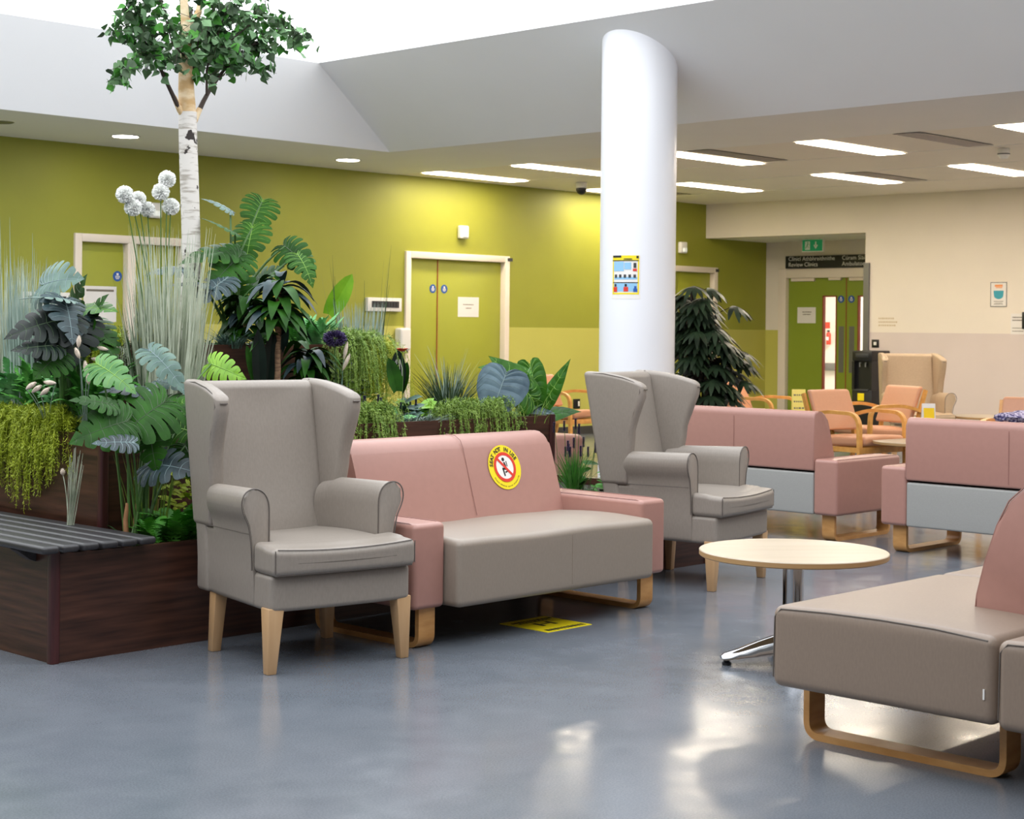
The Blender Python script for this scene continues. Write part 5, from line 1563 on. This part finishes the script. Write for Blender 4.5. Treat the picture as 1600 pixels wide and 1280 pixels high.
def lavender(label, base, n, h, rad, fol='g_tuft', m='lav', heads=None, cat='lavender'):
    t = thing('lavender', label, cat, tuple(base)); sm = nb(); fb = nb(); hb = nb()
    for i in range(n):
        a = rnd.uniform(0, 2 * PI); rr = rad * rnd.random(); root = Vector((rr * math.cos(a), rr * math.sin(a), 0)); hh = h * rnd.uniform(.65, 1)
        tip = root * 1.8 + Vector((0, 0, hh)); tube(sm, [root, (root + tip) / 2, tip], .0015, 4)
        for k in range(14):
            z = hh - .055 * k / 14
            for q_ in range(5):
                an = q_ * 1.256 + k; v = Vector((math.cos(an), math.sin(an), .5)) * .011; p = Vector((tip.x, tip.y, z)); s = Vector((-v.y, v.x, 0)) * .5
                hb.faces.new([hb.verts.new(x) for x in (p - s, p + s, p + v)])
    for _ in range(n * 22):
        a = rnd.uniform(0, 2 * PI); rc = rad * rnd.uniform(.2, 1.6); blade(fb, Vector((0, 0, 0)), Vector((math.cos(a) * rc, math.sin(a) * rc, 0)), h * rnd.uniform(.4, .8), .006, .2)
    fin('stems', sm, M['g_stem'], t); fin('foliage', fb, M[fol], t, smooth=0); fin('flower_spikes', hb, M[m], t, smooth=0); return t
q = on_b(595, 650, .62); lavender('lavender with pale blue spikes behind the sofa back corner', (q.x, q.y, .80), 9, .17, .08)
q = on_b(640, 640, .70); lavender('lavender with blue spikes below the white-striped leaf', (q.x, q.y, .80), 6, .16, .06)
lavender('lavender with dark purple spikes in the low bed between sofa and wingback chair', (3.17, .14, .38), 14, .46, .08, fol='g_fern', m='dpurple')
leafy('leafy_plant', 'round bright green leaves beside the dark purple lavender', (3.22, .16, .38), 16, .08, .26, .08, .07, 'g_mid')
leafy('leafy_plant', 'dark green leaves at the planter end behind the wingback chair', (3.70, .26, .38), 110, .16, .22, .045, .02, 'g_fern')
fern('fern', 'green fern in the low bed hidden behind the stickered sofa', (2.4, .22, .38), 30, .2, .22, 'g_fern')

# --- alocasia
base = Vector((3.14, .62, .79))
bigleaf_plant('alocasia', 'alocasia with big arrow shaped leaves, one slate blue, before the lime wall', 'alocasia', base, [
    (793, 578, .70, .27, .22, 160, .3, .6, 'g_mid', .2), (806, 592, .62, .33, .26, 130, .35, .75, 'g_mid', .15), (838, 610, .66, .32, .18, -75, .2, .75, 'g_mid', .25),
    (820, 625, .60, .26, .10, -85, .1, .6, 'g_mid', .1), (868, 602, .60, .30, .13, 58, .15, .75, 'g_mid', -.05), (866, 645, .58, .26, .18, 12, .3, .5, 'g_dark', .1),
    (778, 618, .52, .29, .29, 250, .3, .92, 'slate2', .05), (838, 640, .62, .2, .12, 160, .2, .5, 'g_slate', .1)], kind='alocasia', sr=.008, spread=.08)
q = on_b(850, 680, .6); grass('grass_clump', 'thin olive stems under the alocasia leaves', (3.15, .6, .80), 50, .16, .22, .08, .004, .2, 'g_trail', hvar=.4)
# ground cover that hides the soil
for i, (x0, x1, y0, y1, z, n) in enumerate(((.56, .93, .5, 1.9, .80, 240), (.95, 3.28, .52, .92, .80, 700), (1.0, 2.25, 1.0, 1.55, 1.18, 260), (2.35, 3.28, .95, 1.9, .80, 300), (.55, 4.0, .06, .42, .385, 620))):
    bm = nb()
    for _ in range(n):
        c = Vector((rnd.uniform(x0, x1), rnd.uniform(y0, y1), z + rnd.uniform(0, .03))); a = rnd.uniform(0, 2 * PI)
        blade(bm, c, Vector((math.cos(a), math.sin(a), 0)) * rnd.uniform(.02, .07), rnd.uniform(.03, .09), .012, .4, n=3)
        leafblade(bm, c, Vector((math.cos(a), math.sin(a), .5)), Vector((0, 0, 1)), rnd.uniform(.03, .06), .03, .2, nseg=3)
    tag(fin('ground_cover', bm, M[('g_fern', 'g_mid', 'g_dark', 'g_mid', 'g_dark')[i]], smooth=60), 'low green ground cover on the ' + ('left shoulder', 'second tier front', 'third tier', 'right shoulder', 'low front bed')[i] + ' of the planter', 'ground cover', kind='stuff')

# --- birch tree
tb = Vector((1.50, 1.25, 1.15))
t = thing('birch_tree', 'tall artificial birch tree with white trunk rising from the planter', 'tree', tuple(tb))
def TP(px, py, b=1.25): return on_b(px, py, b) - tb
trunk = [Vector((0, 0, 0)), TP(299, 405), TP(298, 350), TP(296, 290), TP(294, 230), TP(293, 175)]
bm = nb(); rr = [.05, .047, .047, .047, .046, .046]
pts = []; 
for k in range(len(trunk) - 1):
    for j in range(4): pts.append((trunk[k].lerp(trunk[k + 1], j / 4), rr[k] + (rr[k + 1] - rr[k]) * j / 4))
pts.append((trunk[-1], .046))
tube(bm, [p for p, _ in pts], [r_ * (1 + .05 * noise.noise(Vector((0, 0, p.z * 9)))) for p, r_ in pts], 20)
for f in bm.faces: f.smooth = True
tr = fin('trunk', bm, M['birch'], t, smooth=60)
bm = nb(); tube(bm, [TP(293, 178), TP(291, 140), TP(290, 100), TP(294, 60), TP(296, 30)], [.044, .040, .034, .028, .024], 16)
tube(bm, [TP(296, 45), TP(310, 20), TP(316, -10), TP(322, -60)], [.02, .017, .014, .006], 10)
tube(bm, [TP(291, 60), TP(288, 10), TP(285, -50), TP(280, -110)], [.024, .02, .014, .006], 10)
tube(bm, [TP(289, 182), TP(281, 172), TP(271, 150)], [.02, .016, .0125], 10)
tube(bm, [TP(297, 200), TP(304, 188), TP(312, 170)], [.02, .017, .0145], 10)
fin('upper_trunk', bm, M['birch2'], t, smooth=60)
br = nb(); tips = []
def branch(pxs, r0, bs, sub=7, ll=.16, skip=0):
    P = [TP(px, py, 1.25 + b) for (px, py), b in zip(pxs, bs)]
    tube(br, P, [r0 * (1 - .8 * k / (len(P) - 1)) for k in range(len(P))], 7)
    for i in range(1 + skip, len(P)):
        for _ in range(sub):
            c = P[i - 1].lerp(P[i], rnd.random()); e = c + Vector((rnd.gauss(0, 1), rnd.gauss(0, 1), rnd.gauss(.1, .8))).normalized() * ll * rnd.uniform(.5, 1.2)
            tube(br, [c, (c + e) / 2 + Vector((0, 0, .015)), e], [.002, .0016, .0008], 4); tips.append((c, e))
branch([(281, 172), (262, 132), (245, 95), (232, 65), (215, 30), (205, -10)], .012, [0, -.02, -.05, -.08, -.1, -.1], 10, .15, 2)
branch([(236, 75), (222, 82), (205, 95), (195, 110), (188, 122)], .004, [-.06, -.08, -.1, -.1, -.1], 4, .08)
branch([(225, 45), (205, 35), (185, 45), (172, 60)], .004, [-.08, 0, .05, .05], 3, .08)
branch([(304, 188), (318, 158), (328, 140), (348, 112), (368, 92), (395, 70), (430, 62)], .014, [0, .02, .04, .08, .12, .1, .1], 10, .15, 3)
branch([(323, 148), (323, 110), (330, 80), (345, 40), (360, 0)], .007, [.02, 0, -.05, -.1, -.1], 10, .14, 1)
branch([(300, 120), (306, 90), (310, 65), (330, 30), (345, -10)], .007, [0, -.04, -.08, -.12, -.15], 8, .14, 1)
branch([(350, 105), (380, 100), (410, 105), (432, 115)], .004, [.08, 0, -.05, -.08], 3, .07)
branch([(395, 70), (430, 45), (462, 45), (472, 62)], .004, [.1, .15, .2, .2], 7, .10)
branch([(292, 90), (270, 70), (262, 40), (250, 0)], .006, [0, -.1, -.15, -.2], 6)
branch([(294, 60), (320, 45), (350, 50), (385, 40)], .006, [0, .12, .2, .25], 8)
branch([(290, 40), (300, 20), (280, -20), (260, -50)], .006, [0, .15, .25, .3], 7)
branch([(330, 80), (365, 60), (400, 30), (420, 10)], .005, [-.05, -.12, -.15, -.15], 8)
fin('branches', br, M['twig'], t, smooth=60)
bm = nb()
def bleaf(p, d, n, L):
    d = d.normalized(); n = (n - d * n.dot(d)); 
    if n.length < .05: return
    n.normalize(); s = d.cross(n)
    sh = [(0, .0), (.10, .36), (.32, .45), (.62, .24), (1, 0)]
    mid = [p + d * L * u for u, _ in sh]
    for sg in (-1, 1):
        ed = [p + d * L * u + s * sg * L * w + n * L * w * .12 for u, w in sh]
        for k in range(4):
            q = [mid[k], mid[k + 1], ed[k + 1], ed[k]]
            if k == 0: q = [mid[0], mid[1], ed[1]]
            if k == 3: q = [mid[3], mid[4], ed[3]]
            f = bm.faces.new([bm.verts.new(x) for x in q]); f.material_index = mi_
for c, e in tips:
    for _ in range(rnd.choice((5, 6, 7))):
        p = c.lerp(e, rnd.uniform(.2, 1.05)) + Vector((rnd.gauss(0, 1), rnd.gauss(0, 1), rnd.gauss(0, 1))) * .015
        d = Vector((rnd.gauss(0, .7), rnd.gauss(0, .7), rnd.uniform(-1.2, .2))); mi_ = rnd.choice((0, 0, 0, 1, 2))
        bleaf(p, d, Vector((rnd.gauss(0, 1), rnd.gauss(0, 1), rnd.gauss(.4, 1))), rnd.uniform(.044, .060))
fin('foliage', bm, [M['g_birch'], M['g_fern'], M['g_tuft']], t, smooth=0)

# --- rhapis palm behind the left-hand far sofa
q = gp(1098, 13.75)
t = thing('indoor_palm', 'dark green indoor palm with cane stems right of the white column', 'palm', (q[0], q[1], 0)); B = Vector((q[0], q[1], 0))
bm = nb(); lathe(bm, [(0, 0), (.15, 0), (.19, .32), (.175, .32), (.17, .29), (0, .29)], 32); pot = fin('pot', bm, M['dgrey'], t)
sm = nb(); fb = nb()
canes = [(1062, 470), (1080, 455), (1094, 475), (1105, 530), (1120, 490), (1085, 520), (1070, 540), (1135, 560), (1112, 600)]
for px, py in canes:
    dd = 13.75 + rnd.uniform(-.2, .2); top = at_d(px, py, dd) - B; r0 = Vector((rnd.uniform(-.1, .1), rnd.uniform(-.1, .1), .28))
    P = bez(r0, Vector((r0.x * .7 + top.x * .3, r0.y * .7 + top.y * .3, top.z * .6 + .1)), top)
    tube(sm, P, .014, 7)
    nf = 11
    for k in range(nf):
        c = P[-1] - Vector((0, 0, k * .035)); az = rnd.uniform(0, 2 * PI); pet = Vector((math.cos(az), math.sin(az), .45)) * rnd.uniform(.08, .15); hub = c + pet
        tube(sm, [c, hub], .003, 4)
        axd = Vector((math.cos(az), math.sin(az), -.1))
        for j in range(8):
            an = R(-85 + 170 * j / 7); s = axd.cross(UP).normalized(); d = axd * math.cos(an) + s * math.sin(an); d.z -= .1
            L = rnd.uniform(.15, .22); prev = None; w = .044
            for u in (0, .25, .5, .75, 1):
                p = hub + d * L * u - UP * (L * .5 * u * u); ww = w * .5 * (math.sin(PI * (u * .8 + .12)) ** .6) if u < 1 else .004; sd = d.cross(UP).normalized()
                a, e = fb.verts.new(p - sd * ww), fb.verts.new(p + sd * ww)
                if prev: fb.faces.new((prev[0], a, e, prev[1]))
                prev = (a, e)
fin('canes', sm, M['darkstem'], t); fin('foliage', fb, M['g_palm'], t, smooth=60)

# ------------------------------------------------------------------ light
w = bpy.data.worlds.new('overcast sky'); sc.world = w; w.use_nodes = True
bg = w.node_tree.nodes['Background']; bg.inputs['Color'].default_value = (.93, .965, 1.0, 1); bg.inputs['Strength'].default_value = 3.3
ld = bpy.data.lights.new('skylight portal', 'AREA'); ld.shape = 'RECTANGLE'; ld.size = IA1 - IA0; ld.size_y = IB1 - IB0; ld.cycles.is_portal = True
lo = bpy.data.objects.new('skylight_portal', ld); COL.objects.link(lo); lo.location = ((IA0 + IA1) / 2, (IB0 + IB1) / 2, ZT + .02)
# lamp of the corridor behind the glazed door
cd = bpy.data.lights.new('corridor light', 'AREA'); cd.shape = 'RECTANGLE'; cd.size = 1.2; cd.size_y = .6; cd.energy = 260; cd.color = (1, .95, .9)
co = bpy.data.objects.new('corridor_light', cd); COL.objects.link(co); co.location = (18.4, 7.3, 2.68)

# ------------------------------------------------------------------ camera
cam = bpy.data.cameras.new('camera'); co = bpy.data.objects.new('camera', cam); COL.objects.link(co)
cam.sensor_width = 36; cam.sensor_fit = 'HORIZONTAL'; cam.lens = FPX / 1600 * 36
cam.shift_y = -(640 - 511.5) / 1600
rm = Matrix((RGT, UP, -FWD)).transposed()        # columns: right, up, back
rm = rm @ Matrix.Rotation(ROLL, 3, 'Z')
co.matrix_world = Matrix.Translation(CAM) @ rm.to_4x4()
cam.clip_end = 200
cam.dof.use_dof = True; cam.dof.focus_distance = 6.9; cam.dof.aperture_fstop = 9
sc.camera = co
sc.view_settings.view_transform = 'Standard'; sc.view_settings.look = 'None'; sc.view_settings.gamma = 1; sc.view_settings.exposure = 0.0
sc.view_settings.use_curve_mapping = False
sc.cycles.max_bounces = 8; sc.cycles.diffuse_bounces = 5; sc.cycles.use_denoising = True
